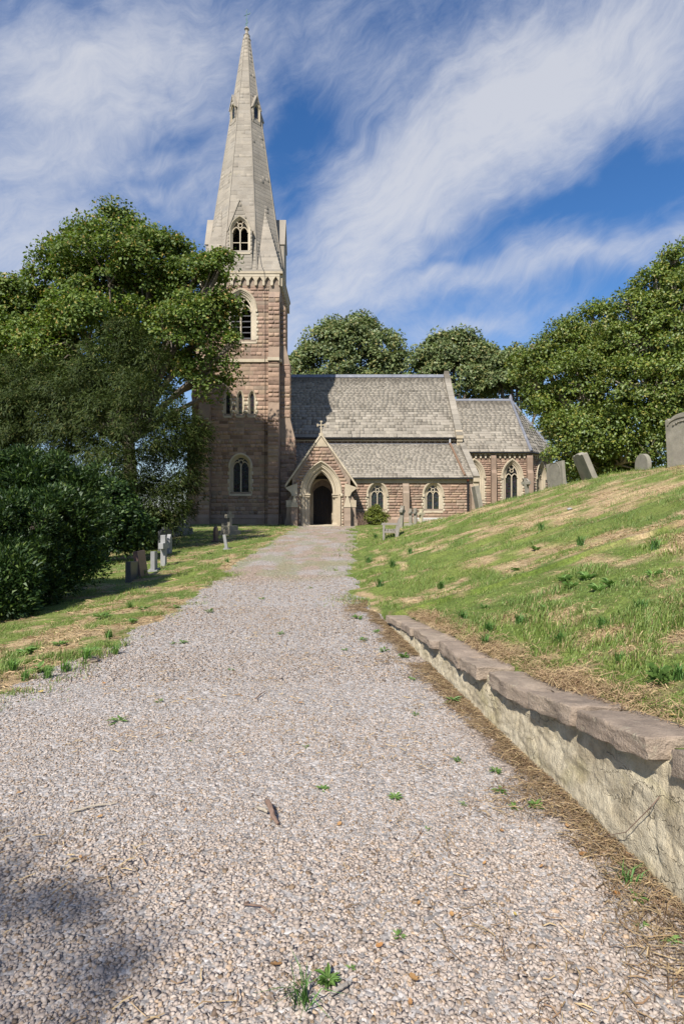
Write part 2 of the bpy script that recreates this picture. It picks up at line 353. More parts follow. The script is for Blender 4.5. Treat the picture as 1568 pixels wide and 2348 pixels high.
class MB:
    """collects polygons, then links them as one mesh object"""
    def __init__(s): s.v = []; s.f = []
    def add(s, V, Fs):
        n = len(s.v); s.v += [tuple(p) for p in V]; s.f += [tuple(i + n for i in f) for f in Fs]; return s
    def poly(s, pts): return s.add(pts, [tuple(range(len(pts)))])
    def box(s, x0, x1, y0, y1, z0, z1):
        V = [(x, y, z) for z in (z0, z1) for y in (y0, y1) for x in (x0, x1)]
        return s.add(V, [(0, 2, 3, 1), (4, 5, 7, 6), (0, 1, 5, 4), (2, 6, 7, 3), (0, 4, 6, 2), (1, 3, 7, 5)])
    def prism(s, pa, pb):
        n = len(pa); V = list(pa) + list(pb)
        return s.add(V, [tuple(range(n))[::-1], tuple(range(n, 2 * n))] + [(i, (i + 1) % n, n + (i + 1) % n, n + i) for i in range(n)])
    def tube(s, pts, rad, n=8, cap=True):
        pts = [Vector(p) for p in pts]; rings = []
        rad = rad if hasattr(rad, '__len__') else [rad] * len(pts)
        up = Vector((0.13, 0.31, 0.94))
        for i, p in enumerate(pts):
            d = (pts[min(i + 1, len(pts) - 1)] - pts[max(i - 1, 0)]).normalized()
            a = d.cross(up)
            if a.length < 0.05: a = d.cross(Vector((1, 0, 0)))
            a.normalize(); bb = d.cross(a)
            rings.append([p + (a * math.cos(2 * math.pi * k / n) + bb * math.sin(2 * math.pi * k / n)) * rad[i] for k in range(n)])
        V = [q for r_ in rings for q in r_]
        Fs = [(i * n + k, i * n + (k + 1) % n, (i + 1) * n + (k + 1) % n, (i + 1) * n + k) for i in range(len(pts) - 1) for k in range(n)]
        if cap: Fs += [tuple(range(n))[::-1], tuple(range((len(pts) - 1) * n, len(pts) * n))]
        return s.add(V, Fs)
    def lathe(s, prof, c, n=12):
        V = [(c[0] + r_ * math.cos(2 * math.pi * k / n), c[1] + r_ * math.sin(2 * math.pi * k / n), c[2] + z) for r_, z in prof for k in range(n)]
        m_ = len(prof)
        return s.add(V, [(i * n + k, i * n + (k + 1) % n, (i + 1) * n + (k + 1) % n, (i + 1) * n + k) for i in range(m_ - 1) for k in range(n)]
                     + [tuple(range(n))[::-1], tuple(range((m_ - 1) * n, m_ * n))])
    def build(s, name, mat, parent=None, world=False, loc=None, rot=None, bevel=0, **kw):
        me = bpy.data.meshes.new(name); me.from_pydata(s.v, [], s.f)
        if bevel or True:
            bm = bmesh.new(); bm.from_mesh(me)
            bmesh.ops.recalc_face_normals(bm, faces=bm.faces)
            if bevel:
                es = [e for e in bm.edges if len(e.link_faces) == 2 and e.calc_face_angle(0) > 0.5]
                bmesh.ops.bevel(bm, geom=es, offset=bevel, segments=2, affect='EDGES', profile=0.6)
            bm.to_mesh(me); bm.free()
        me.update(); o = bpy.data.objects.new(name, me)
        if loc is not None: o.location = loc
        if rot is not None: o.rotation_euler = rot
        return finish(o, mat, parent, world, **kw)

# value noise on arrays
_T = np.random.default_rng(5).random((256, 256))
def vnoise(x, y, seed=0):
    x = np.asarray(x, float) + seed * 17.31; y = np.asarray(y, float) + seed * 7.77
    xi, yi = np.floor(x).astype(int), np.floor(y).astype(int); fx, fy = x - xi, y - yi
    fx = fx * fx * (3 - 2 * fx); fy = fy * fy * (3 - 2 * fy)
    g = lambda a, b: _T[a & 255, b & 255]
    return (g(xi, yi) * (1 - fx) + g(xi + 1, yi) * fx) * (1 - fy) + (g(xi, yi + 1) * (1 - fx) + g(xi + 1, yi + 1) * fx) * fy
def fbm(x, y, seed=0, o=4):
    r, a, s = 0, 1.0, 0
    for i in range(o): r = r + a * vnoise(x * 2 ** i, y * 2 ** i, seed + i); s += a; a *= 0.5
    return r / s
def sst(a, b, x):
    t = np.clip((np.asarray(x, float) - a) / (b - a), 0, 1); return t * t * (3 - 2 * t)

# ------------------------------------------------------------------ lie of the land
WALL_END = 7.5
def wall_x(y): return 1.33 - 0.1286 * (np.asarray(y, float) - 2.2)
def path_right(y):
    y = np.asarray(y, float)
    far = np.interp(y, [7.5, 9.0, 10.5, 12.5, 16, 20, 30, 38], [0.648, 0.42, 0.26, 0.15, 0.30, 0.50, 0.72, 0.85])
    wob = ((fbm(y * 1.1, y * 0 + 3.1, 4) - 0.5) * 0.55 + (fbm(y * 5.0, y * 0 + 13.1, 5, 2) - 0.5) * 0.22) * sst(7.6, 9, y)
    return np.where(y < WALL_END, wall_x(y), far + wob)
def path_left(y):
    y = np.asarray(y, float)
    b = np.interp(y, [-20, 2, 4.7, 6.5, 8, 11.8, 15, 22, 38], [-3.6, -3.0, -2.83, -2.62, -2.52, -2.75, -2.85, -2.95, -2.95])
    return b + (fbm(y * 1.3, y * 0 + 9.1, 2) - 0.5) * 0.5 + (fbm(y * 5.5, y * 0 + 4.7, 3, 2) - 0.5) * 0.22
def wall_h(y): return np.interp(np.asarray(y, float), [-12, 0, 2.14, 2.9, 3.4, 4.13, 5.31, 6.1, 7.5, 8.7], [1.0, 0.76, 0.61, 0.485, 0.43, 0.355, 0.305, 0.255, 0.16, 0.0])
def base_z(y): return np.clip((np.asarray(y, float) - 11.0) * 0.0205, 0, 0.58)
def H(x, y, lump=True):
    x = np.asarray(x, float); y = np.asarray(y, float)
    z = base_z(y).copy() if hasattr(base_z(y), 'copy') else base_z(y)
    xl, xr = path_left(y), path_right(y)
    d = np.maximum(0, xl - x)
    z = z + 0.03 * sst(0, 0.3, d) - 0.115 * d / (1 + d / 11.0) * (1 - sst(23, 37, y))
    r = np.maximum(0, x - xr)
    wall = y < WALL_END + 1.1
    rr = np.maximum(0, r - np.where(y < WALL_END, 0.19, 0.0))
    prof = np.where(rr < 7.5, rr, 7.5 + 3.0 * (1 - np.exp(-np.maximum(rr - 7.5, 0) / 3.0)))
    prof = prof - 0.45 * (1 - np.exp(-prof / 1.0)) * sst(7, 11, y)
    amp = 0.315 * (1 - 0.80 * sst(21.0, 35.0, y))
    z = z + np.where(r > 0, np.where(wall, wall_h(y), 0) + amp * prof, 0)
    out = sst(0.15, 0.8, np.maximum(d, r))
    if lump:
        z = z + out * ((fbm(x * 0.7, y * 0.7, 1) - 0.5) * 0.16 + (fbm(x * 3.0, y * 3.0, 6, 2) - 0.5) * 0.05)
        z = z + (1 - out) * (fbm(x * 1.1, y * 1.1, 8, 2) - 0.5) * 0.02
    return z
def Hs(x, y): return float(H(np.array([x]), np.array([y]))[0])
_ray_y = np.concatenate([np.arange(1.2, 12, 0.01), np.arange(12, 70, 0.03)])
def ground_px(px, py):
    """where the line of sight through a photo point meets the ground"""
    X = (px - CX) / F * _ray_y; Z = EYE + (CY - py) / F * _ray_y
    h = H(X, _ray_y); hit = np.nonzero(Z <= h)[0]
    i = hit[0] if len(hit) else len(_ray_y) - 1
    return Vector((X[i], _ray_y[i], h[i]))
def on_ground(px, Y, sink=0.0):
    X = (px - CX) / F * Y; return Vector((X, Y, Hs(X, Y) - sink))
def dryness(x, y):
    """0 lush grass .. 1 parched thatch"""
    x = np.asarray(x, float); y = np.asarray(y, float)
    n = fbm(x * 0.75, y * 0.75, 3, 4); n2 = fbm(x * 3.2, y * 3.2, 12, 3)
    k = 0.42 * n + 0.58 * n2
    right = sst(-0.5, 0.5, x)
    lim = np.where(x > 0, 0.545 - 0.02 * sst(2.0, 4.5, x) * sst(12, 5, y), 0.565 + 0.06 * sst(10, 7, y))
    lim = lim + right * 0.06 * sst(5, 1.0, x - 0) * sst(9, 16, y)        # the foot of the bank stays green
    edge = np.where(x > 0, sst(0.60, 0.18, x - path_right(y)) * sst(8.2, 7.2, y) * 0.11, sst(0.55, 0.05, path_left(y) - x) * 0.06)
    return sst(-0.07, 0.07, k - lim + edge)
GREEN_A, GREEN_B, DRY_A, DRY_B = np.array([0.165, 0.245, 0.040]), np.array([0.285, 0.335, 0.075]), np.array([0.47, 0.35, 0.195]), np.array([0.36, 0.25, 0.135])
def turf_colour(x, y):
    dr = dryness(x, y)[:, None]; k = vnoise(x * 1.7, y * 1.7, 21)[:, None]
    g = GREEN_A * (1 - k) + GREEN_B * k; d = DRY_A * (1 - k) + DRY_B * k
    f = (0.55 + 0.75 * fbm(x * 9.0, y * 9.0, 23, 3))[:, None]
    return (g * 0.55 * (1 - dr) + d * 0.9 * dr) * f  # green ground darkened below the blades, shade put into the colour for depth
def path_colour(x, y):
    n = fbm(x * 0.9, y * 0.9, 31); far = sst(11.6, 13.0, y + (n - 0.5) * 3.0)
    g = np.array([0.335, 0.305, 0.28]); b = np.array([0.31, 0.235, 0.18]); gr = np.array([0.20, 0.215, 0.095])
    m1 = (far * (0.25 + 0.75 * sst(0.35, 0.6, fbm(x * 1.5, y * 1.0, 33))))[:, None]
    c = g * (1 - m1) + b * m1
    wd = np.minimum(x - path_left(y), path_right(y) - x)
    w = sst(0.50, 0.62, fbm(x * 2.2, y * 0.9, 35) + 0.15 * sst(0.5, 0, wd)) * far
    w = w[:, None] * 0.5
    c = c * (1 - w) + gr * w
    soil = (sst(0.40, 0.05, path_right(y) - x) * sst(8.6, 7.4, y) * (0.35 + 0.65 * sst(0.4, 0.6, fbm(x * 3, y * 3, 41))))[:, None]
    return c * (1 - soil) + np.array([0.16, 0.105, 0.065]) * soil

rows = np.concatenate([np.arange(-14, 0, 0.5), np.arange(0, 9, 0.06), np.arange(9, 16, 0.10), np.arange(16, 42, 0.25),
                       np.arange(42, 70, 1.5), np.array([72, 80, 95, 120, 160, 220, 320, 480, 700])])
rows = np.unique(np.sort(np.concatenate([rows, [WALL_END - 0.001, WALL_END, WALL_END + 0.001]])))
def geo(n, first, last):
    r = 1.01
    f = lambda r: first * (r ** n - 1) / (r - 1)
    lo, hi = 1.0001, 2.0
    for _ in range(60):
        mid = (lo + hi) / 2
        if f(mid) < last: lo = mid
        else: hi = mid
    return np.concatenate([[0], np.cumsum(first * lo ** np.arange(n))])
def strip(offs_fn, name, mat, colour, label_kind, ymax=None, zfix=None):
    rr = rows if ymax is None else rows[rows <= ymax]
    P = []
    for y in rr: P.append(np.stack([offs_fn(y), np.full(len(offs_fn(y)), y)], 1))
    P = np.array(P); nr, nc = P.shape[:2]; X, Y = P[..., 0].ravel(), P[..., 1].ravel()
    Z = H(X, Y)
    if zfix is not None: Z = zfix(X.reshape(nr, nc), Y.reshape(nr, nc), Z.reshape(nr, nc)).ravel()
    i = np.arange(nr - 1)[:, None] * nc + np.arange(nc - 1)[None]
    q = np.stack([i, i + 1, i + 1 + nc, i + nc], -1).reshape(-1, 4)
    me = mesh_np(name, np.stack([X, Y, Z], 1), quads=q, colors=colour(X, Y), smooth=True)
    return obj_np(name, me, mat, kind='structure')
gl, gr_ = geo(64, 0.05, 420), geo(110, 0.035, 420)
strip(lambda y: (path_left(y) - gl)[::-1], 'lawn', 'turf', turf_colour, 'structure')
def path_z(X, Y, Z): Z[:, 0] = H(X[:, 0] - 1e-6, Y[:, 0]); return Z
strip(lambda y: np.linspace(path_left(y), path_right(y), 46), 'path', 'gravel_bed', path_colour, 'structure')
def bank_z(X, Y, Z):
    y = Y[:, 0]; w = (y < WALL_END)[:, None]
    r = X - path_right(Y)
    Z = np.where(w & (r < 0.18), wall_h(Y) - 0.035, Z)
    Z[:, 0] = np.where(y < WALL_END, wall_h(y) - 0.035, H(path_right(y), y)); return Z
strip(lambda y: path_right(y) + gr_ + (0.015 if y < WALL_END else 0.0), 'grass_bank', 'turf', turf_colour, 'structure', zfix=bank_z)

# ------------------------------------------------------------------ retaining wall with its coping stones
def build_wall():
    root = empty('retaining_wall', (wall_x(3.5), 3.5, 0), 'low lime-rendered retaining wall with thick sandstone coping holding back the grass bank', 'wall')
    ys = np.concatenate([np.arange(-6, 1.2, 0.06), np.arange(1.2, 7.62, 0.012)]); nz = 34
    V = np.zeros((len(ys), nz + 2, 3))
    for i, y in enumerate(ys):
        top = float(wall_h(y)) - 0.05; bot = -0.06
        for k in range(nz):
            z = bot + (top - bot) * k / (nz - 1)
            p = Vector((0.0, y * 1.0, z))
            # rubble lumps under the render: rounded cells with shallow sunken joints
            w = mnoise.noise_vector(p * 4.0) * 0.10
            dd, _ = mnoise.voronoi((p + w) * Vector((1, 3.0, 5.2)).x if False else Vector((0, (p.y + w.y) * 3.0, (p.z + w.z) * 5.2)))
            j = max(0.0, 1 - (dd[1] - dd[0]) / 0.16)
            n = mnoise.fractal(Vector((0, p.y * 2.6, p.z * 8.0)), 0.9, 2.0, 4) * 0.012 + mnoise.fractal(p * 34.0, 0.9, 2.0, 3) * 0.005
            off = 0.005 * max(0, 1 - dd[0] * 1.6) + n - 0.009 * j * j
            batter = 0.05 * (1 - (z - bot) / max(0.2, top - bot))
            V[i, k] = (float(wall_x(y)) - 0.004 - batter - off, y, z)
        V[i, nz] = (float(wall_x(y)) + 0.22, y, top); V[i, nz + 1] = (float(wall_x(y)) + 0.22, y, bot)
    nc = nz + 2; i = np.arange(len(ys) - 1)[:, None] * nc + np.arange(nc)[None]
    j = np.arange(len(ys) - 1)[:, None] * nc + (np.arange(nc)[None] + 1) % nc
    q = np.stack([i, j, j + nc, i + nc], -1).reshape(-1, 4)
    o = obj_np('wall_face', mesh_np('wall_face', V.reshape(-1, 3), quads=q), 'limewashed_rubble', parent=root, world=True)
    joints = [-4.2, -3.4, -2.7, -1.9, -1.15, -0.5, 0.2, 0.95, 1.55, 2.26, 2.876, 3.40, 4.13, 4.62, 5.31, 5.75, 6.25, 6.85, 7.5]
    for a, b in zip(joints[:-1], joints[1:]):
        tilt = rnd.uniform(-0.02, 0.02)
        L = b - a; bm = bmesh.new(); bmesh.ops.create_cube(bm, size=1)
        bmesh.ops.subdivide_edges(bm, edges=bm.edges[:], cuts=11, use_grid_fill=True)
        wid = 0.29 + rnd.uniform(-0.02, 0.05); th = 0.105 * (1.0 if a < 5 else 0.85) + rnd.uniform(-0.012, 0.012); gap = {2.26: 0.05, 2.876: 0.045, 3.40: 0.085, 4.13: 0.09}.get(a, rnd.uniform(0.03, 0.055))
        alt = 1 if int(round(a * 97)) % 2 else -1; lift = alt * rnd.uniform(0.004, 0.016); out = alt * rnd.uniform(0.01, 0.05) + 0.01; skew = rnd.uniform(-0.05, 0.05)
        big = abs(a - 3.40) < 0.01
        for v in bm.verts:
            u, w_, t_ = v.co.y, v.co.x, v.co.z            # -.5 .. .5 each
            p = Vector((w_ * wid, u * L, t_ * th))
            # round the worn edges
            e = Vector((max(0, abs(w_) - 0.43) / 0.07, max(0, abs(u) - 0.5 + 0.05 / L) / (0.05 / L), max(0, abs(t_) - 0.38) / 0.12))
            k = min(1.6, e.length)
            if k > 1: p.x -= math.copysign(0.008 * (k - 1), p.x) if e.x > 0 else 0; p.z -= math.copysign(0.009 * (k - 1), p.z) if e.z > 0 else 0; p.y -= math.copysign(0.022 * (k - 1), p.y) if e.y > 0 else 0
            yy = (a + b) / 2 + p.y * (L - gap) / L
            q_ = Vector((p.x, yy, p.z))
            n = mnoise.noise_vector(q_ * 5.0 + Vector((a * 7, 0, 0))) * 0.010 + mnoise.noise_vector(q_ * 13.0) * 0.009 + mnoise.noise_vector(q_ * 40.0) * 0.006
            if w_ < -0.45: n.x *= 1.3
            elif abs(t_) > 0.45: n.z *= 0.5
            if big and u < -0.28 and w_ < 0.1: p.x += 0.05 * (-0.28 - u) / 0.22; p.z -= 0.012   # broken corner
            v.co = Vector((float(wall_x(yy)) + wid / 2 - 0.062 - out * 0.6 + skew * u + p.x, yy, float(wall_h(yy)) - 0.052 + lift + tilt * u + p.z)) + n
        me = bpy.data.meshes.new('coping_stone'); bm.to_mesh(me); bm.free()
        me.polygons.foreach_set('use_smooth', np.ones(len(me.polygons), bool)); me.set_sharp_from_angle(angle=R(28))
        finish(bpy.data.objects.new('coping_stone', me), 'coping_sandstone', root, True)
build_wall()

# ------------------------------------------------------------------ loose gravel
def unit_rotations(n):
    q = rng.normal(size=(n, 4)); q /= np.linalg.norm(q, axis=1)[:, None]
    w, x, y, z = q.T
    return np.stack([1 - 2 * (y * y + z * z), 2 * (x * y - z * w), 2 * (x * z + y * w), 2 * (x * y + z * w), 1 - 2 * (x * x + z * z), 2 * (y * z - x * w),
                     2 * (x * z - y * w), 2 * (y * z + x * w), 1 - 2 * (x * x + y * y)], 1).reshape(n, 3, 3)
def build_gravel():
    pts = []
    for y0, y1, dens in ((0.95, 2.0, 9500), (2.0, 3.0, 7800), (3.0, 4.2, 5000), (4.2, 6, 2600), (6, 9, 1300), (9, 13, 560), (13, 22, 150), (22, 38, 60)):
        n = int(dens * (y1 - y0) * 5.2); y = rng.uniform(y0, y1, n); x = rng.uniform(-3.3, 2.0, n)
        k = (x > path_left(y) - 0.02) & (x < path_right(y) + 0.0) & (x > -0.80 * y - 0.3) & (x < 0.75 * y + 0.4)
        if y0 > 12: k &= rng.random(n) < 0.35 + 0.65 * sst(15.0, 12.0, y)
        # thinner where dead grass has crept in beside the wall
        thin = sst(0.45, 0.02, path_right(y) - x) * sst(0.35, 0.6, fbm(x * 3, y * 3, 41)); k &= rng.random(n) > thin * 0.75
        pts.append(np.stack([x[k], y[k]], 1))
    P = np.concatenate(pts); n = len(P)
    dist = np.hypot(P[:, 1], 1.5)
    s = rng.uniform(0.0036, 0.0077, n) * (1 + 0.075 * np.maximum(dist - 2.6, 0)) * np.where(rng.random(n) < 0.06, 1.35, 1.0)
    rot = unit_rotations(n); Z = H(P[:, 0], P[:, 1]) + s * rng.uniform(-0.35, 0.40, n)
    base = np.stack([P[:, 0], P[:, 1], Z], 1); VV, TT, QQ, b0 = [], [], [], 0
    cube = np.array([(x, y, z) for z in (-1, 1) for y in (-1, 1) for x in (-1, 1)], float)
    octa = np.array([(1.35, 0, 0), (-1.35, 0, 0), (0, 1.35, 0), (0, -1.35, 0), (0, 0, 1.35), (0, 0, -1.35)], float)
    tetra = np.array([(1.3, 1.3, 1.3), (1.3, -1.3, -1.3), (-1.3, 1.3, -1.3), (-1.3, -1.3, 1.3)], float)
    qf = np.array([(0, 2, 3, 1), (4, 5, 7, 6), (0, 1, 5, 4), (2, 6, 7, 3), (0, 4, 6, 2), (1, 3, 7, 5)])
    of = np.array([(0, 2, 4), (2, 1, 4), (1, 3, 4), (3, 0, 4), (2, 0, 5), (1, 2, 5), (3, 1, 5), (0, 3, 5)]); tf = np.array([(0, 1, 2), (0, 3, 1), (0, 2, 3), (1, 3, 2)])
    for lo, hi, unit, faces, dst in ((0, 2.6, cube, qf, QQ), (2.6, 5.0, octa, of, TT), (5.0, 99, tetra, tf, TT)):
        k = np.nonzero((P[:, 1] >= lo) & (P[:, 1] < hi))[0]; m = len(k)
        V = unit[None] * (1 + rng.uniform(-0.42, 0.30, (m, len(unit), 1))) * (1 + rng.uniform(-0.3, 0.3, (m, len(unit), 3)))
        V = V * rng.uniform(0.62, 1.25, (m, 1, 3)) * s[k][:, None, None]
        V = np.einsum('nij,nkj->nki', rot[k], V); V[..., 2] *= 0.52; V += base[k][:, None]
        VV.append(V.reshape(-1, 3)); dst.append((faces[None] + (b0 + np.arange(m) * len(unit))[:, None, None]).reshape(-1, faces.shape[1])); b0 += m * len(unit)
    obj_np('gravel', mesh_np('gravel', np.concatenate(VV), tris=np.concatenate(TT), quads=np.concatenate(QQ)), 'gravel_stone', kind='stuff', label='pale grey crushed limestone gravel loose on the path', cat='gravel')
    return n
print('gravel', build_gravel())

# ------------------------------------------------------------------ grass, thatch and litter
def blades(P, h, w, lean, az, colr, tip=1.15, name='grass', mat='grass_blade', **kw):
    n = len(P); d = np.stack([np.cos(az), np.sin(az), np.zeros(n)], 1); s = np.stack([-np.sin(az + 0.7), np.cos(az + 0.7), np.zeros(n)], 1)
    up = np.array([0, 0, 1.0])
    mid = P + up * (h * 0.62)[:, None] + d * (lean * h * 0.30)[:, None]
    top = P + up * (h * (1 - 0.30 * lean))[:, None] + d * (lean * h * 0.95)[:, None]
    hw = (w / 2)[:, None]
    V = np.stack([P - s * hw, P + s * hw, mid - s * hw * 0.75, mid + s * hw * 0.75, top], 1)
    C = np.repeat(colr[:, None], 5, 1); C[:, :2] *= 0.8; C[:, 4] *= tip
    far = P[:, 1] > 7.0; o_ = np.argsort(far, kind='stable'); nn = int((~far).sum())
    Vn, Vf, Cn, Cf = V[o_[:nn]].reshape(-1, 3), V[o_[nn:]][:, [0, 1, 4]].reshape(-1, 3), C[o_[:nn]].reshape(-1, 3), C[o_[nn:]][:, [0, 1, 4]].reshape(-1, 3)
    b = (np.arange(nn) * 5)[:, None]; bf = (nn * 5 + np.arange(n - nn) * 3)[:, None]
    T = np.concatenate([b + np.array([[2, 3, 4]]), bf + np.array([[0, 1, 2]])]); Q = b + np.array([[0, 1, 3, 2]])
    V = np.concatenate([Vn, Vf]); C = np.concatenate([Cn, Cf])
    return obj_np(name, mesh_np(name, V.reshape(-1, 3), tris=T, quads=Q, colors=np.clip(C, 0, 1).reshape(-1, 3)), mat, **kw)
def scatter(n, x0, x1, y0, y1, power):
    """more points near the viewer's ground, thinning with distance"""
    u = rng.random(n); a = 1 - power
    y = (y0 ** a + u * (y1 ** a - y0 ** a)) ** (1 / a)
    x = rng.uniform(x0, x1, n); return x, y
def grass_side(side, n):
    if side == 'right':
        x, y = scatter(n, -0.2, 1.0, 1.0, 34, 1.15); x = path_right(y) + 0.10 + (x + 0.2) / 1.2 * np.minimum(0.75 * y + 2.2, 14.5)
        x = np.where((y > 9) & (rng.random(len(x)) < 0.10), path_right(y) - rng.exponential(0.22, len(x)), x)
        k = (x - path_right(y) > np.where(y < WALL_END, 0.23, -0.02 - 0.9 * sst(0.50, 0.60, fbm(x * 1.5, y * 0.8, 91)))) & (x < 0.72 * y + 1.8)
    else:
        x, y = scatter(n, 0, 1, 2.5, 39, 1.15); x = path_left(y) - x ** 1.15 * np.minimum(0.5 * y + 1.5, 13)
        x = np.where(rng.random(len(x)) < 0.07, path_left(y) + rng.exponential(0.16, len(x)), x)
        k = (x > -0.78 * y - 1.5) & (x - path_left(y) < 0.02 + 0.8 * sst(0.48, 0.60, fbm(x * 1.5, y * 1.1, 93)))
    x, y = x[k], y[k]
    dr = dryness(x, y); tuft = fbm(x * 2.2, y * 2.2, 51, 3)
    keep = rng.random(len(x)) < (1.0 - 0.40 * dr) * (0.55 + 1.0 * sst(0.35, 0.65, tuft))
    x, y, dr, tuft = x[keep], y[keep], dr[keep], tuft[keep]; m = len(x)
    isdry = rng.random(m) < 0.12 + 0.76 * dr
    k1 = rng.random(m)[:, None]; ck = vnoise(x * 0.8, y * 0.8, 61)[:, None]
    bl = np.array([0.12, 0.22, 0.085])
    g = GREEN_A * (1 - k1) + GREEN_B * k1; g = g * (1 - 0.45 * ck) + bl * 0.45 * ck
    d = np.array([0.54, 0.42, 0.23]) * (1 - k1) + np.array([0.38, 0.27, 0.14]) * k1
    c = np.where(isdry[:, None], d, g) * rng.uniform(0.75, 1.2, (m, 1))
    scale = 0.043 if side == 'right' else 0.037
    h = scale * (0.5 + 1.5 * sst(0.4, 0.75, tuft)) * rng.uniform(0.6, 1.5, m) * (1 - 0.35 * dr) * (1 + 0.035 * np.minimum(y, 20))
    h *= np.where(isdry & (dr > 0.5), 0.6, 1.0)
    w = rng.uniform(0.0028, 0.0055, m) * (1 + 0.16 * np.maximum(y - 2.0, 0))
    lean = rng.uniform(0.15, 1.0, m) + np.where(isdry, 0.5, 0)
    P = np.stack([x, y, H(x, y) - 0.006], 1)
    return P, h, w, np.minimum(lean, 1.5), rng.uniform(0, 2 * np.pi, m), c
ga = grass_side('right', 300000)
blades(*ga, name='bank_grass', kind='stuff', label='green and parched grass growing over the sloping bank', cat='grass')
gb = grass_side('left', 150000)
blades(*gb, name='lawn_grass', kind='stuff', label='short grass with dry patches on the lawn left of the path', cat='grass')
print('blades', len(ga[0]), len(gb[0]))

def straws(x, y, L, w, z, colr, lift, name, **kw):
    n = len(x); az = rng.uniform(0, 2 * np.pi, n); d = np.stack([np.cos(az), np.sin(az)], 1)
    a = np.stack([x, y], 1) - d * L[:, None] / 2; b = np.stack([x, y], 1) + d * L[:, None] / 2; s = np.stack([-d[:, 1], d[:, 0]], 1)
    m_ = (a + b) / 2 + s * (L * rng.uniform(-0.15, 0.15, n))[:, None]
    za, zb = z + lift * rng.random(n), z + lift * rng.random(n); zm = z + lift * rng.random(n) * 1.3
    hw = (w / 2)[:, None]
    def v(p, q, zz): return np.concatenate([p + q * s * hw, (zz + q * w * 0.35)[:, None]], 1)
    V = np.stack([v(a, -1, za), v(a, 1, za), v(m_, -1, zm), v(m_, 1, zm), v(b, -1, zb), v(b, 1, zb)], 1)
    bb = (np.arange(n) * 6)[:, None, None]
    Q = (bb + np.array([[[0, 1, 3, 2], [2, 3, 5, 4]]])).reshape(-1, 4)
    C = np.repeat(colr, 6, 0)
    return obj_np(name, mesh_np(name, V.reshape(-1, 3), quads=Q, colors=C), 'dry_straw', **kw)
def straw_cols(n, pale=0.5):
    k = rng.random((n, 1)); k = k ** 1.3; c = np.array([0.50, 0.37, 0.20]) * k + np.array([0.22, 0.135, 0.08]) * (1 - k)
    return c * rng.uniform(0.7, 1.15, (n, 1))
n = 18000
y = 1.1 + rng.random(n) ** 1.25 * 8.5; off = rng.exponential(0.15 + 0.11 * np.maximum(3 - y, 0), n); x = path_right(y) - 0.05 - off
k = (fbm(x * 2.5, y * 2.5, 71) + 0.25 * sst(0.35, 0.0, off) > 0.56) & (x > 0.0) & (x < 0.75 * y + 0.4)
x, y = x[k], y[k]
straws(x, y, rng.uniform(0.02, 0.12, len(x)), rng.uniform(0.0012, 0.0030, len(x)), H(x, y) + 0.006, straw_cols(len(x)) * rng.uniform(0.45, 1.0, (len(x), 1)), 0.022,
       'dead_grass_litter', kind='stuff', label='brown dead grass stalks littering the gravel at the foot of the wall', cat='dead grass')
n = 6500
x, y = scatter(n, -2.8, 1.2, 1.2, 12, 0.7)
k = (fbm(x * 1.6, y * 1.6, 73, 3) > 0.54) & (x > path_left(y)) & (x < path_right(y))
x, y = x[k], y[k]
straws(x, y, rng.uniform(0.015, 0.075, len(x)), rng.uniform(0.0016, 0.0035, len(x)) * (1 + 0.1 * y), H(x, y) + 0.010, straw_cols(len(x)), 0.012,
       'straw_scatter', kind='stuff', label='scattered thin straw stalks lying on the open gravel', cat='straw')
n = 11000
y = 1.0 + rng.random(n) ** 1.4 * 6.8; off = np.abs(rng.normal(0.0, 0.13, n)); x = path_right(y) + 0.15 + off
k = (x < 0.75 * y + 0.5) & (rng.random(n) < 0.25 + 0.9 * sst(0.40, 0.6, fbm(x * 3, y * 3, 75))); x, y = x[k], y[k]
straws(x, y, rng.uniform(0.03, 0.11, len(x)), rng.uniform(0.0012, 0.0028, len(x)), np.maximum(H(x, y), wall_h(y) - 0.02) + 0.004, straw_cols(len(x)), 0.045,
       'dry_thatch', kind='stuff', label='matted dry grass thatch spilling over the coping stones', cat='dead grass')
n = 46000
x, y = scatter(n, 0, 1, 2.2, 26, 1.1); x = path_right(y) + 0.2 + x * np.minimum(0.7 * y + 1.5, 12)
k = (x < 0.72 * y + 1.5) & (rng.random(n) < dryness(x, y)); x, y = x[k], y[k]
straws(x, y, rng.uniform(0.02, 0.07, len(x)) * (1 + 0.03 * y), rng.uniform(0.0016, 0.003, len(x)) * (1 + 0.14 * y), H(x, y) + 0.003, straw_cols(len(x)) * 1.15, 0.022,
       'parched_stalks', kind='stuff', label='parched straw coloured grass lying in patches on the bank', cat='dead grass')
n = 26000
x, y = scatter(n, 0, 1, 3.0, 30, 1.05); x = path_left(y) - x * np.minimum(0.45 * y + 1.5, 12)
k = (x > -0.75 * y - 1.2) & (rng.random(n) < dryness(x, y)); x, y = x[k], y[k]
straws(x, y, rng.uniform(0.03, 0.10, len(x)) * (1 + 0.03 * y), rng.uniform(0.002, 0.004, len(x)) * (1 + 0.14 * y), H(x, y) + 0.004, straw_cols(len(x)) * 1.05, 0.025,
       'parched_lawn', kind='stuff', label='parched straw coloured grass lying in patches on the lawn', cat='dead grass')

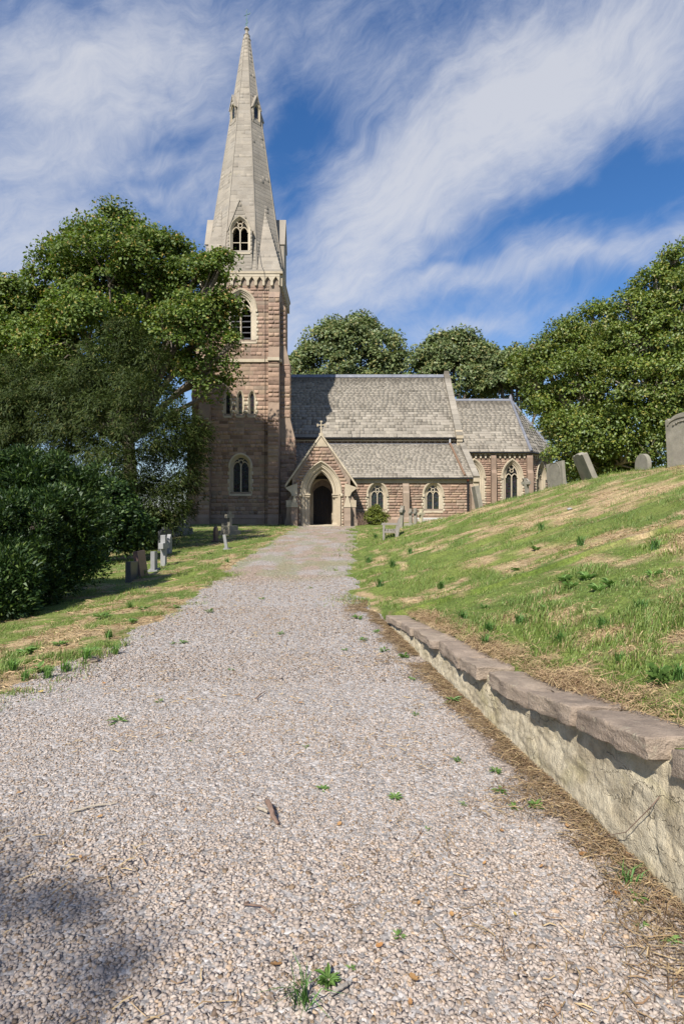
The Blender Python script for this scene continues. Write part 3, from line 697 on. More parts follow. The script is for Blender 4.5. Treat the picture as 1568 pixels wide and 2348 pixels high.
# ------------------------------------------------------------------ the church
def zp(y, Y): return EYE + (CY - y) * Y / F
def xp(x, Y): return (x - CX) * Y / F
class Fr:
    """a flat working frame: u across, v up, n outwards"""
    def __init__(s, O, U, V, N): s.O, s.U, s.V, s.N = Vector(O), Vector(U).normalized(), Vector(V).normalized(), Vector(N).normalized()
    def p(s, u, v, n=0.0): return s.O + s.U * u + s.V * v + s.N * n
    def mat(s, u, v, n, su, sv, sn):
        o = s.p(u, v, n); m = np.eye(4)
        m[:3, 0] = np.array(s.U) * su; m[:3, 1] = np.array(s.V) * sv; m[:3, 2] = np.array(s.N) * sn; m[:3, 3] = o; return m
def south(x, y, z=0.0): return Fr((x, y, z), (1, 0, 0), (0, 0, 1), (0, -1, 0))
def east(x, y, z=0.0): return Fr((x, y, z), (0, 1, 0), (0, 0, 1), (1, 0, 0))
def fbox(mb, fr, u0, u1, v0, v1, n0, n1):
    V = [fr.p(u, v, n) for n in (n0, n1) for v in (v0, v1) for u in (u0, u1)]
    return mb.add(V, [(0, 2, 3, 1), (4, 5, 7, 6), (0, 1, 5, 4), (2, 6, 7, 3), (0, 4, 6, 2), (1, 3, 7, 5)])
def pip(x, y, poly):
    c = False; n = len(poly)
    for i in range(n):
        x1, y1 = poly[i]; x2, y2 = poly[i - 1]
        if (y1 > y) != (y2 > y) and x < (x2 - x1) * (y - y1) / (y2 - y1) + x1: c = not c
    return c
def sheet(mb, fr, outer, holes=(), n=0.0):
    pts, ed = [], []
    for lp in [outer, *holes]:
        b = len(pts); pts += [Vector(q) for q in lp]; ed += [(b + i, b + (i + 1) % len(lp)) for i in range(len(lp))]
    V, _, Fs, *_r = delaunay_2d_cdt(pts, ed, [], 0, 1e-6)
    good = []
    for f in Fs:
        cx = sum(V[i].x for i in f) / 3; cy = sum(V[i].y for i in f) / 3
        if pip(cx, cy, outer) and not any(pip(cx, cy, h) for h in holes): good.append(tuple(f))
    return mb.add([fr.p(q.x, q.y, n) for q in V], good)
def span(poly, v):
    xs = []
    for i in range(len(poly)):
        (x1, y1), (x2, y2) = poly[i - 1], poly[i]
        if (y1 > v) != (y2 > v): xs.append(x1 + (x2 - x1) * (v - y1) / (y2 - y1))
    xs.sort(); return [(xs[i], xs[i + 1]) for i in range(0, len(xs) - 1, 2)]

# pieces: unit shapes, placed by matrix; the largest in view become objects, the rest one joined mesh per part
def rock_unit(seed):
    r_ = random.Random(seed); V = []; nx, ny = 4, 2
    for j in range(ny + 1):
        for i in range(nx + 1):
            u, v = -0.5 + i / nx, -0.5 + j / ny; edge = i in (0, nx) or j in (0, ny)
            if not edge: u += r_.uniform(-0.07, 0.07); v += r_.uniform(-0.09, 0.09)
            elif j in (0, ny) and i not in (0, nx): v -= math.copysign(r_.uniform(0, 0.05), v)
            V.append((u, v, r_.uniform(0.16, 0.34) if edge else r_.uniform(0.45, 1.0)))
    w = nx + 1
    T = []
    for j in range(ny):
        for i in range(nx):
            a, b, c, d = j * w + i, j * w + i + 1, (j + 1) * w + i + 1, (j + 1) * w + i
            T += [(a, b, c), (a, c, d)] if r_.random() < 0.5 else [(a, b, d), (b, c, d)]
    rim = [i for i in range(w)] + [j * w + nx for j in range(1, ny + 1)] + [ny * w + i for i in range(nx - 1, -1, -1)] + [j * w for j in range(ny - 1, 0, -1)]
    b = len(V); k = len(rim); V += [(V[i][0], V[i][1], -0.05) for i in rim]
    for i in range(k): j = (i + 1) % k; T += [(b + i, b + j, rim[j]), (b + i, rim[j], rim[i])]
    return np.array(V), np.array(T)
def flat_unit(seed, bev=0.06):
    r_ = random.Random(seed)
    V = [(-0.5, -0.5, 0), (0.5, -0.5, 0), (0.5, 0.5, 0), (-0.5, 0.5, 0)]
    V += [(x * (1 - bev * 0.5), y * (1 - bev), 0.8 + r_.uniform(0, 0.25)) for x, y, _ in V[:4]]
    T = [(4, 5, 6), (4, 6, 7)]
    for i in range(4): j = (i + 1) % 4; T += [(i, j, 4 + j), (i, 4 + j, 4 + i)]
    return np.array(V), np.array(T)
def slate_unit(seed):
    r_ = random.Random(seed); lo = [r_.uniform(-0.03, 0.03) for _ in range(3)]
    V = [(-0.5, 0.50, 0.15), (0.5, 0.50, 0.15), (0.5, -0.5 + lo[0], 0.9 + lo[2]), (-0.5, -0.5 + lo[1], 0.9 - lo[2]),
         (-0.5, 0.50, -0.3), (0.5, 0.50, -0.3), (0.5, -0.5 + lo[0], 0.0), (-0.5, -0.5 + lo[1], 0.0)]
    T = [(3, 2, 1), (3, 1, 0), (7, 6, 2), (7, 2, 3), (6, 5, 1), (6, 1, 2), (4, 7, 3), (4, 3, 0)]
    return np.array(V), np.array(T)
UNITS = {'stone': [rock_unit(i) for i in range(14)], 'ashlar_block': [flat_unit(40 + i) for i in range(6)], 'slate': [slate_unit(70 + i) for i in range(8)]}
PIECES = {k: [] for k in UNITS}
def place(kind, part, mat, fr, u, v, n, su, sv, sn):
    m = fr.mat(u, v, n, su, sv, sn)
    PIECES[kind].append((su * sv / max(20.0, m[1, 3]) ** 2 * (1.0 if fr.N.y < -0.3 else 0.2), part, mat, m, rnd.randrange(len(UNITS[kind]))))
def fill(kind, part, mat, fr, poly, openings=(), ch=(0.23, 0.33), bw=(0.32, 0.68), depth=(0.022, 0.048), gap=0.018, n=0.0, courses=None, quoin=None):
    v0, v1 = min(q[1] for q in poly), max(q[1] for q in poly); v = v0; idx = 0; drift = 0.0
    while v < v1 - 0.04:
        h = courses(v) if courses else rnd.uniform(*ch)
        if v + h > v1 - 0.07: h = v1 - v
        vm = v + h / 2; iv = span(poly, min(vm, v1 - 1e-4))
        for op in openings:
            hw = op.half(vm, v, v + h)
            if hw is None: continue
            ext = 0.0
            if quoin and op.quoin and vm < op.vs:
                ext = op.quoin * (0.45 if idx % 2 else 1.0)
                for s_ in (-1, 1):
                    place('ashlar_block', op.part, 'buff_stone', fr, op.uc + s_ * (hw + ext / 2), vm, n, ext, h - 0.008, 0.035)
            new = []
            for a, b in iv:
                if op.uc + hw + ext <= a or op.uc - hw - ext >= b: new.append((a, b)); continue
                if op.uc - hw - ext - a > 0.05: new.append((a, op.uc - hw - ext))
                if b - op.uc - hw - ext > 0.05: new.append((op.uc + hw + ext, b))
            iv = new
        for a, b in iv:
            L = b - a
            if kind == 'slate':
                w_ = rnd.uniform(*bw); x = a - (rnd.random() * w_)
                while x < b:
                    w_ = rnd.uniform(*bw); x0, x1 = max(a, x), min(b, x + w_)
                    if x1 - x0 > 0.05: place(kind, part, mat, fr, (x0 + x1) / 2, vm + rnd.uniform(-0.005, 0.005), n + rnd.uniform(0, 0.006), x1 - x0 - gap, h - 0.022, rnd.uniform(*depth))
                    x += w_
                continue
            k = max(1, round(L / rnd.uniform(*bw) + rnd.uniform(-0.3, 0.3)))
            cuts = [0.0] + sorted(min(0.97, max(0.03, (i + rnd.uniform(-0.26, 0.26)) / k)) for i in range(1, k)) + [1.0]
            if L < bw[0] * 0.9: cuts = [0.0, 1.0]
            for c0, c1 in zip(cuts[:-1], cuts[1:]):
                su = (c1 - c0) * L - gap * (1.9 if kind == 'stone' else 1.2)
                if su < 0.03: continue
                place(kind, part, mat, fr, a + (c0 + c1) / 2 * L, vm, n, su, h - gap * (0.7 if kind == 'stone' else 1.0), rnd.uniform(*depth))
        v += h; idx += 1
def flush_pieces(limit=300):
    for kind, recs in PIECES.items():
        recs.sort(key=lambda r_: -r_[0])
        shared = {}
        for sz, part, mat, m, var in recs[:limit]:
            key = (var, mat)
            if key not in shared:
                V, T = UNITS[kind][var]; me = mesh_np(kind, V, tris=T); me.materials.append(MAT[mat]); shared[key] = me
            o = bpy.data.objects.new(kind, shared[key]); o.matrix_basis = Matrix(m.tolist())
            finish(o, None, part, True)
        rest = {}
        for sz, part, mat, m, var in recs[limit:]: rest.setdefault((part.name, mat), []).append((m, var, part))
        for (pn, mat), lst in rest.items():
            VV, TT, b = [], [], 0
            for var in range(len(UNITS[kind])):
                ms = [m for m, v_, _ in lst if v_ == var]
                if not ms: continue
                V, T = UNITS[kind][var]; ms = np.array(ms)
                W = np.einsum('nij,kj->nki', ms[:, :3, :3], V) + ms[:, None, :3, 3]
                TT.append((T[None] + (b + np.arange(len(ms)) * len(V))[:, None, None]).reshape(-1, 3)); VV.append(W.reshape(-1, 3)); b += W.shape[0] * W.shape[1]
            nm = {'stone': 'stonework', 'ashlar_block': 'ashlar_work', 'slate': 'slating'}[kind]
            obj_np(nm, mesh_np(nm, np.concatenate(VV), tris=np.concatenate(TT)), mat, parent=lst[0][2], world=True, kind='stuff')

# pointed arches
def arch(w, rise, vs, vb, o=0.0, n=9):
    Rr = (rise * rise + w * w) / (2 * w) + o; W = w + o; am = math.acos(max(-1, min(1, (Rr - W) / Rr)))
    right = [(W - Rr + Rr * math.cos(am * k / n), vs + Rr * math.sin(am * k / n)) for k in range(n + 1)]
    left = [(-x, y) for x, y in right]
    return [(-W, vb)] + left + right[::-1][1:] + [(W, vb)]
class Opening:
    def __init__(s, uc, w, rise, vs, vb, so, part, quoin=0.16, top=0.0):
        s.uc, s.w, s.rise, s.vs, s.vb, s.so, s.part, s.quoin = uc, w, rise, vs, vb, so, part, quoin
    def half(s, vm, v0, v1):
        if v1 < s.vb - 0.16: return None
        W = s.w + s.so
        if vm <= s.vs: return W
        Rr = (s.rise ** 2 + s.w ** 2) / (2 * s.w) + s.so; q = Rr * Rr - (vm - s.vs) ** 2
        if q <= 0: return None
        x = W - Rr + math.sqrt(q); return x if x > 0.02 else None
def sweep(mb, fr, uc, w, rise, vs, vb, prof, n=9):
    rows_ = [[fr.p(uc + x, y, d) for x, y in arch(w, rise, vs, vb, o, n)] for o, d in prof]
    k = len(rows_[0]); V = [q for r_ in rows_ for q in r_]
    return mb.add(V, [(i * k + j, i * k + j + 1, (i + 1) * k + j + 1, (i + 1) * k + j) for i in range(len(rows_) - 1) for j in range(k - 1)])
def bar(mb, fr, pts, wd, n0, n1, closed=False):
    P = [Vector(q) for q in pts]; m_ = len(P); Ls, Rs = [], []
    for i in range(m_):
        a = P[i - 1] if (i > 0 or closed) else P[i]; b = P[(i + 1) % m_] if (i < m_ - 1 or closed) else P[i]
        d = (b - a).normalized(); q = Vector((-d.y, d.x)) * wd / 2; Ls.append(P[i] + q); Rs.append(P[i] - q)
    V = [fr.p(q.x, q.y, n1) for q in Ls] + [fr.p(q.x, q.y, n1) for q in Rs] + [fr.p(q.x, q.y, n0) for q in Ls] + [fr.p(q.x, q.y, n0) for q in Rs]
    Fs = []
    for i in range(m_ if closed else m_ - 1):
        j = (i + 1) % m_; Fs += [(i, m_ + i, m_ + j, j), (2 * m_ + i, i, j, 2 * m_ + j), (m_ + i, 3 * m_ + i, 3 * m_ + j, m_ + j)]
    return mb.add(V, Fs)

church = empty('church', (-7.2, 43.2, 0.5), 'pink sandstone church with a tall pale spire, gabled porch and grey slate roofs', 'church')
def part(mb, name, mat, parent=None, **kw): return mb.build(name, mat, parent or church, True, **kw)

def window(fr, uc, w, rise, vs, vb, so, style, depth=0.3, hood=True, sill=True, quoin=0.16):
    mb = MB()
    prof = [(0, -depth), (0, -depth * 0.62), (so * 0.30, -depth * 0.50), (so * 0.36, -depth * 0.28), (so * 0.62, -0.05), (so * 0.68, 0.012), (so, 0.03), (so, -0.02)]
    sweep(mb, fr, uc, w, rise, vs, vb, prof)
    if sill:
        a = [(-0.5 * so - w, vb, -depth), (w + 0.5 * so, vb, -depth), (w + 0.5 * so, vb - 0.01, -depth + 0.06), (w + so, vb - 0.16, 0.05), (-w - so, vb - 0.16, 0.05), (-0.5 * so - w, vb - 0.01, -depth + 0.06)]
        q = [fr.p(uc + x, y, n) for x, y, n in a]
        mb.add(q, [(0, 1, 2, 5), (5, 2, 3, 4)])
        fbox(mb, fr, uc - w - so, uc + w + so, vb - 0.28, vb - 0.16, -0.05, 0.05)
    win = part(mb, 'window', 'buff_stone')
    if hood:
        h = MB(); sweep(h, fr, uc, w, rise, vs, vs - 0.02, [(so * 0.86, 0.0), (so * 0.88, 0.09), (so + 0.05, 0.11), (so + 0.10, 0.04), (so + 0.10, 0.0)])
        for s_ in (-1, 1): fbox(h, fr, uc + s_ * (w + so + 0.02) - 0.075, uc + s_ * (w + so + 0.02) + 0.075, vs - 0.15, vs + 0.02, 0.0, 0.12)
        part(h, 'hood_mould', 'buff_stone', win)
    gp = -depth + 0.03
    def pane(pts, nn):
        part(MB().poly([fr.p(uc + x, y, nn) for x, y in pts]), 'pane', 'leaded_glass', win)
    if style == 'lancet':
        pane(arch(w, rise, vs, vb), gp)
    else:
        wl = w / 2; bw_ = max(0.06, w * 0.13); sub = vs - rise * 0.10; rl = wl * 1.45; n0, n1 = -depth, -depth * 0.42
        mm = MB(); fbox(mm, fr, uc - bw_ / 2, uc + bw_ / 2, vb, sub + rl * 0.3, n0, n1 + 0.01)
        if style == 'louvre':
            mm.tube([fr.p(uc, vb, n1 + 0.02), fr.p(uc, sub - 0.05, n1 + 0.02)], 0.06, 8)
        part(mm, 'mullion', 'buff_stone', win)
        tr = MB()
        for s_ in (-1, 1):
            A = arch(wl, rl, sub, sub)[1:-1]; bar(tr, fr, [(uc + s_ * wl + x, y) for x, y in A], bw_ * 0.85, n0, n1)
        ey, er = vs + rise * 0.50, w * 0.27
        bar(tr, fr, [(uc + er * math.cos(k * math.pi / 7), ey + er * math.sin(k * math.pi / 7)) for k in range(14)], bw_ * 0.8, n0, n1, True)
        for s_ in (-1, 1): bar(tr, fr, [(uc + s_ * er * 0.7, ey + er * 0.7), (uc + s_ * w * 0.42, vs + rise * 0.80)], bw_ * 0.6, n0, n1)
        part(tr, 'tracery', 'buff_stone', win)
        if style == 'louvre':
            z = vb + 0.12
            while z < vs + rise * 0.15:
                lv = MB(); V = [fr.p(uc + x, y, n) for n, y0 in ((-depth * 0.55, z), (-depth - 0.42, z + 0.24)) for x, y in ((-w, y0), (w, y0), (w, y0 + 0.05), (-w, y0 + 0.05))]
                lv.add(V, [(0, 1, 2, 3), (4, 7, 6, 5), (0, 4, 5, 1), (3, 2, 6, 7), (0, 3, 7, 4), (1, 5, 6, 2)]); part(lv, 'louvre', 'louvre_slate', win); z += 0.40
        elif style == 'two_light':
            for s_ in (-1, 1): pane([(s_ * wl + x, y) for x, y in arch(wl * 0.98, rl, sub, vb)], gp)
            pane(arch(w, rise, vs, sub + rl * 0.2), gp - 0.015)
        elif style == 'barred':
            bb = MB()
            for k in (0.45,): fbox(bb, fr, uc - w, uc + w, vb + (vs - vb) * k, vb + (vs - vb) * k + 0.05, n0, n0 + 0.05)
            part(bb, 'cross_bar', 'buff_stone', win)
    return win, Opening(uc, w, rise, vs, vb, so, win, quoin)

G0 = 0.30                                            # footings go below the turf
# ---- tower
TX, HW, TY = -7.22, 2.82, 40.4; AY = TY + HW; TZ = zp(628, TY)
fs = south(TX, TY)
ops = []
for args in [(0.03, 0.54, 0.63, zp(1069, TY), zp(1128, TY), 0.22, 'two_light', 0.32, True), (0.03, 0.70, 1.03, zp(711, TY), zp(779, TY), 0.42, 'louvre', 0.36, True)]:
    ops.append(window(fs, *args)[1])
for uc in (-0.88, 0.0, 0.84): ops.append(window(fs, uc, 0.135, 0.34, zp(911, TY), zp(949, TY), 0.13, 'lancet', 0.22, False)[1])
def holes_of(ops_): return [[(o.uc + x, y) for x, y in arch(o.w, o.rise, o.vs, o.vb, o.so * 0.9)] for o in ops_]
tw = MB(); sheet(tw, fs, [(-HW, G0), (HW, G0), (HW, TZ), (-HW, TZ)], holes_of(ops))
for fr_ in (east(TX + HW, AY), Fr((TX - HW, AY, 0), (0, -1, 0), (0, 0, 1), (-1, 0, 0)), Fr((TX, AY + HW, 0), (-1, 0, 0), (0, 0, 1), (0, 1, 0))):
    tw.poly([fr_.p(-HW, G0), fr_.p(HW, G0), fr_.p(HW, TZ), fr_.p(-HW, TZ)])
tower = part(tw, 'tower', 'mortar')
fill('stone', tower, 'pink_sandstone', fs, [(-HW + 0.75, 1.32), (HW - 0.75, 1.32), (HW - 0.75, zp(830, TY)), (-HW + 0.75, zp(830, TY))], ops, quoin=True)
fill('stone', tower, 'pink_sandstone', fs, [(-HW + 0.75, zp(816, TY)), (HW - 0.75, zp(816, TY)), (HW - 0.75, zp(656, TY)), (-HW + 0.75, zp(656, TY))], ops, quoin=True)
fe = east(TX + HW, AY)
fill('stone', tower, 'pink_sandstone', fe, [(-HW + 1.1, 6.5), (HW - 0.2, 6.5), (HW - 0.2, zp(656, TY)), (-HW + 1.1, zp(656, TY))])
# string courses and plinth
for nm, z0, z1, pr, mat in [('string_course', zp(831, TY), zp(824, TY), 0.12, 'buff_stone'), ('weathering', zp(824, TY), zp(816, TY), 0.05, 'ashlar_pink'), ('cornice', TZ - 0.06, TZ + 0.10, 0.22, 'buff_stone')]:
    mb = MB(); h = HW + pr; mb.box(TX - h, TX + h, AY - h, AY + h, z0, z1)
    if nm == 'string_course': mb.box(TX - HW - 0.02, TX - HW + 0.80, TY - 0.58, TY, z0, z1); mb.box(TX + HW - 0.80, TX + HW + 0.02, TY - 0.58, TY, z0, z1)
    part(mb, nm, mat)
pl = MB(); h = HW + 0.16; pl.prism([(TX - h, AY - h, G0), (TX + h, AY - h, G0), (TX + h, AY + h, G0), (TX - h, AY + h, G0)], [(TX - h, AY - h, 1.12), (TX + h, AY - h, 1.12), (TX + h, AY + h, 1.12), (TX - h, AY + h, 1.12)])
pl.prism([(TX - h, AY - h, 1.12), (TX + h, AY - h, 1.12), (TX + h, AY + h, 1.12), (TX - h, AY + h, 1.12)], [(TX - HW - 0.03, AY - HW - 0.03, 1.32), (TX + HW + 0.03, AY - HW - 0.03, 1.32), (TX + HW + 0.03, AY + HW + 0.03, 1.32), (TX - HW - 0.03, AY + HW + 0.03, 1.32)])
plinth = part(pl, 'plinth', 'ashlar_pink')
fill('ashlar_block', plinth, 'ashlar_pink', south(TX, TY - 0.16), [(-HW + 0.75, 0.34), (HW - 0.75, 0.34), (HW - 0.75, 1.10), (-HW + 0.75, 1.10)], ch=(0.3, 0.4), bw=(0.6, 1.0), depth=(0.015, 0.03))
# buttresses: south pair and the east and west ones
def buttress(fr, u0, u1, stages, skirt=0.10):
    """stages: list of (projection, z_from, z_to of the upright face); sloping weatherings join them"""
    prof = [(0, G0), (stages[0][0] + skirt, G0), (stages[0][0] + skirt, 1.12), (stages[0][0], 1.34)]
    for pr, z0, z1 in stages: prof += [(pr, z1)] if z0 < 1.4 else [(pr, z0), (pr, z1)]
    prof += [(0.0, stages[-1][2] + 0.45)]
    mb = MB(); mb.prism([fr.p(u0, z, n) for n, z in prof], [fr.p(u1, z, n) for n, z in prof])
    b = part(mb, 'buttress', 'ashlar_pink')
    for pr, z0, z1 in stages:
        f2 = Fr(fr.p(0, 0, pr), fr.U, fr.V, fr.N)
        fill('stone', b, 'pink_sandstone', f2, [(u0, max(z0, 1.36)), (u1, max(z0, 1.36)), (u1, z1), (u0, z1)], ch=(0.25, 0.36), bw=(0.32, 0.75), depth=(0.05, 0.10))
    return b
zz = lambda y: zp(y, TY)
S_ST = [(0.62, 0, zz(962)), (0.44, zz(925), zz(832)), (0.26, zz(797), zz(684))]
buttress(fs, HW - 0.78, HW - 0.005, S_ST); buttress(fs, -HW + 0.005, -HW + 0.78, S_ST)
E_ST = [(1.02, 0, zz(1002)), (0.68, zz(957), zz(832)), (0.36, zz(790), zz(702))]
def side_buttress(fr, y0, y1, sgn):
    b = buttress(fr, y0, y1, E_ST)
    for pr, z0, z1 in E_ST:           # stonework on the face turned to the path
        f2 = south(TX + sgn * HW, TY + 0.30)
        a, c = (0.0, pr) if sgn > 0 else (-pr, 0.0)
        fill('stone', b, 'pink_sandstone', f2, [(a, max(z0, 1.36)), (c, max(z0, 1.36)), (c, z1), (a, z1)], ch=(0.25, 0.34), bw=(0.34, 0.7), n=0.0)
side_buttress(east(TX + HW, TY + 0.30), 0.0, 0.75, 1)
side_buttress(Fr((TX - HW, TY + 0.30, 0), (0, -1, 0), (0, 0, 1), (-1, 0, 0)), -0.75, 0.0, -1)
# corbel table: each pendant tooth of the little arcade
def corbel_table(fr, u0, u1, ztop, hgt, pitch, pr=0.15):
    n = max(1, round((u1 - u0) / pitch)); pt = (u1 - u0) / n
    base = MB(); fbox(base, fr, u0, u1, ztop - hgt * 0.22, ztop, 0.0, pr + 0.01); tb = part(base, 'corbel_table', 'buff_stone')
    for i in range(n + 1):
        c = u0 + i * pt; a, b = max(u0, c - pt / 2), min(u1, c + pt / 2); k = pt * 0.15
        pts = [(a, ztop - hgt * 0.23), (b, ztop - hgt * 0.23), (min(b, c + pt * 0.30), ztop - hgt * 0.42), (min(b, c + k), ztop - hgt * 0.62), (min(b, c + k * 1.25), ztop - hgt * 0.82), (min(b, c + k * 0.8), ztop - hgt),
               (max(a, c - k * 0.8), ztop - hgt), (max(a, c - k * 1.25), ztop - hgt * 0.82), (max(a, c - k), ztop - hgt * 0.62), (max(a, c - pt * 0.30), ztop - hgt * 0.42)]
        mb = MB(); mb.prism([fr.p(u, v, 0.0) for u, v in pts], [fr.p(u, v, pr) for u, v in pts]); part(mb, 'corbel', 'buff_stone', tb)
corbel_table(fs, -HW, HW, TZ - 0.07, zz(631) - zz(657), 0.54, 0.17)
corbel_table(fe, -HW, HW, TZ - 0.07, zz(631) - zz(657), 0.54, 0.17)
cable = MB(); cx = xp(608.5, TY) 
cable.tube([(cx - 0.55, TY + 0.12, zz(560)), (cx - 0.25, TY - 0.12, zz(612)), (cx - 0.05, TY - 0.30, TZ + 0.1), (cx, TY - 0.34, TZ - 0.5), (cx, TY - 0.14, zz(680)), (cx, TY - 0.12, zz(820)), (cx, TY - 0.17, zz(828)), (cx, TY - 0.12, zz(840)), (cx, TY - 0.12, 1.4), (cx, TY - 0.26, 1.0), (cx, TY - 0.26, 0.4)], 0.014, 5)
part(cable, 'lightning_conductor', 'black_iron')

# ---- spire
SB, ZA, A0 = TZ + 0.10, 39.07, 2.93; ZT = zp(93, AY)
def apo(z): return A0 * (ZA - z) / (ZA - SB)
T8 = math.tan(math.pi / 8)
def oct_frame(phi):
    n = Vector((math.cos(phi), math.sin(phi), 0)); O = Vector((TX, AY, SB)) + n * A0; Vv = (Vector((TX, AY, ZA)) - O)
    U = Vector((-n.y, n.x, 0)); return Fr(O, U, Vv, U.cross(Vv.normalized())), Vv.length
sp = MB(); SL = None
for k in range(8):
    f, SL = oct_frame(k * math.pi / 4 - math.pi / 2); top = SL * (ZT - SB) / (ZA - SB); hw0, hw1 = A0 * T8, A0 * T8 * (1 - top / SL)
    sv = SL / (ZA - SB)
    hl = [[(-0.58, 1.3 * sv), (0.58, 1.3 * sv), (0.58, 3.0 * sv), (0.0, 3.75 * sv), (-0.58, 3.0 * sv)]] if k == 0 else []
    sheet(sp, f, [(-hw0, 0), (hw0, 0), (hw1, top), (-hw1, top)], hl)
spire = part(sp, 'spire', 'spire_stone')
class Notch:
    quoin = 0; part = None; vs = -1
    def __init__(s, v0, v1, v2, hw): s.uc = 0.0; s.a = (v0, v1, v2, hw)
    def half(s, vm, v0, v1):
        b0, b1, b2, hw = s.a
        if vm < b0 or vm > b2: return None
        return hw if vm < b1 else hw * (b2 - vm) / (b2 - b1)
for k in (0, 1, 7, 2, 6):
    f, SL = oct_frame(k * math.pi / 4 - math.pi / 2); top = SL * (ZT - SB) / (ZA - SB); hw0 = A0 * T8; hw1 = hw0 * (1 - top / SL)
    nt = [Notch(0.0, 2.9 * sv, 5.0 * sv, 0.80)] if k in (0, 2, 6) else ([Notch(0.0, 0.01, 5.1 * sv, 1.2), Notch(11.9 * sv, 12.6 * sv, 13.5 * sv, 0.36)])
    fill('ashlar_block', spire, 'spire_stone', f, [(-hw0, 0), (hw0, 0), (hw1, top), (-hw1, top)], nt, ch=(0.23, 0.33), bw=(0.4, 0.8), depth=(0.006, 0.013), gap=0.005)
    # rolled ribs on the angles
    if k in (0, 1, 7):
        rb = MB()
        for s_ in (-1, 1): rb.tube([f.p(s_ * hw0, 0.2, 0.0), f.p(s_ * hw1, top, 0.0)], [0.05, 0.035], 6)
        part(rb, 'angle_rib', 'spire_stone', spire)
# broaches in the four corners
for k in (1, 3, 5, 7):
    ph = k * math.pi / 4 - math.pi / 2; sx, sy = math.copysign(1, math.cos(ph)), math.copysign(1, math.sin(ph)); c0 = Vector((TX, AY, SB))
    h = A0; o1, o2, cn = c0 + Vector((sx * h, sy * h * T8, 0)), c0 + Vector((sx * h * T8, sy * h, 0)), c0 + Vector((sx * h, sy * h, 0))
    zt = zp(483, 41.6); ap = Vector((TX, AY, zt)) + Vector((math.cos(ph), math.sin(ph), 0)) * (apo(zt) + 0.02)
    mb = MB(); mb.add([o1, o2, cn, ap], [(0, 2, 3), (2, 1, 3)]); br = part(mb, 'broach', 'spire_stone', spire)
    if k in (1, 7):
        e = (cn - o2).normalized(); U = e if e.x > 0 else -e
        st = o2 if e.x > 0 else cn; L = (cn - o2).length
        # face turned to the path
        mid = st; Vv = ap - st; Vv = Vv - U * Vv.dot(U); N = U.cross(Vv.normalized()); f = Fr(st, U, Vv, N)
        fill('ashlar_block', br, 'spire_stone', f, [(0, 0), (L, 0), ((ap - st).dot(U), Vv.length)], ch=(0.23, 0.33), bw=(0.4, 0.8), depth=(0.006, 0.013), gap=0.005)
sb = MB(); h = A0 + 0.06; sb.box(TX - h, TX + h, AY - h, AY + h, SB - 0.02, SB + 0.14); part(sb, 'eaves_course', 'spire_stone', spire)
# big gabled spire lights on the cardinal faces
def lucarne(fr, hw, ze, za, zb, back, win):
    out = [(-hw, zb), (hw, zb), (hw, ze), (0, za), (-hw, ze)]; mb = MB(); holes = []
    w_, o_ = None, None
    if win:
        w_, o_ = window(fr, 0.0, *win); holes = holes_of([o_])
    sheet(mb, fr, out, holes)
    for (u0, v0), (u1, v1) in zip(out[1:], out[2:] + out[:1]):
        mb.poly([fr.p(u0, v0, 0), fr.p(u1, v1, 0), fr.p(u1, v1, -back), fr.p(u0, v0, -back)])
    lu = part(mb, 'spire_light', 'spire_stone')
    g = MB()
    for s_ in (-1, 1):
        q = [(s_ * (hw + 0.07), ze - 0.12), (0, za + 0.10), (0, za - 0.02), (s_ * hw, ze - 0.14)]
        g.prism([fr.p(u, v, 0.07) for u, v in q], [fr.p(u, v, -back) for u, v in q])
    part(g, 'gable_roof', 'spire_stone', lu)
    if o_:
        fill('ashlar_block', lu, 'spire_stone', fr, [(-hw, zb), (hw, zb), (hw, ze), (0.0, za)][0:4] + [(-hw, ze)], [o_], ch=(0.25, 0.33), bw=(0.4, 0.8), depth=(0.012, 0.025), gap=0.01)
lfr = Fr((TX, AY - A0 + 0.0, 0), (1, 0, 0), (0, 0, 1), (0, -1, 0))
z461 = zz(461)
lucarne(lfr, 0.86, zz(528), z461, SB + 0.13, 1.6, (0.545, 0.86, zz(531), zz(576), 0.20, 'barred', 0.28, False))
for nn, uu in (((1, 0, 0), (0, 1, 0)), ((-1, 0, 0), (0, -1, 0)), ((0, 1, 0), (-1, 0, 0))):
    lucarne(Fr(Vector((TX, AY, 0)) + Vector(nn) * (A0 - 0.02), uu, (0, 0, 1), nn), 0.86, zz(528), z461, SB + 0.13, 1.6, None)
for ph in (-math.pi / 4, -3 * math.pi / 4, math.pi / 4, 3 * math.pi / 4):
    n_ = Vector((math.cos(ph), math.sin(ph), 0)); U_ = Vector((-n_.y, n_.x, 0))
    z0, z1 = 30.55, 32.45
    lucarne(Fr(Vector((TX, AY, 0)) + n_ * (apo(z0) + 0.05), U_, (0, 0, 1), n_), 0.36, z0 + 1.05, z1, z0 - 0.15, 0.6, (0.19, 0.38, z0 + 0.80, z0 + 0.06, 0.10, 'lancet', 0.12, False, False))
fn = MB(); fn.lathe([(0.30, -0.10), (0.33, 0.0), (0.30, 0.05), (0.24, 0.08), (0.22, 0.30), (0.25, 0.33), (0.16, 0.38), (0.11, 0.62), (0.10, 0.76), (0.19, 0.83), (0.16, 0.90), (0.07, 0.97), (0.04, 1.05)], (TX, AY, ZT), 8)
part(fn, 'finial', 'spire_stone', spire)
wv = MB(); zf = ZT + 0.95; ax = TX
wv.tube([(ax, AY, zf), (ax, AY, zf + 1.2)], [0.035, 0.018], 6)
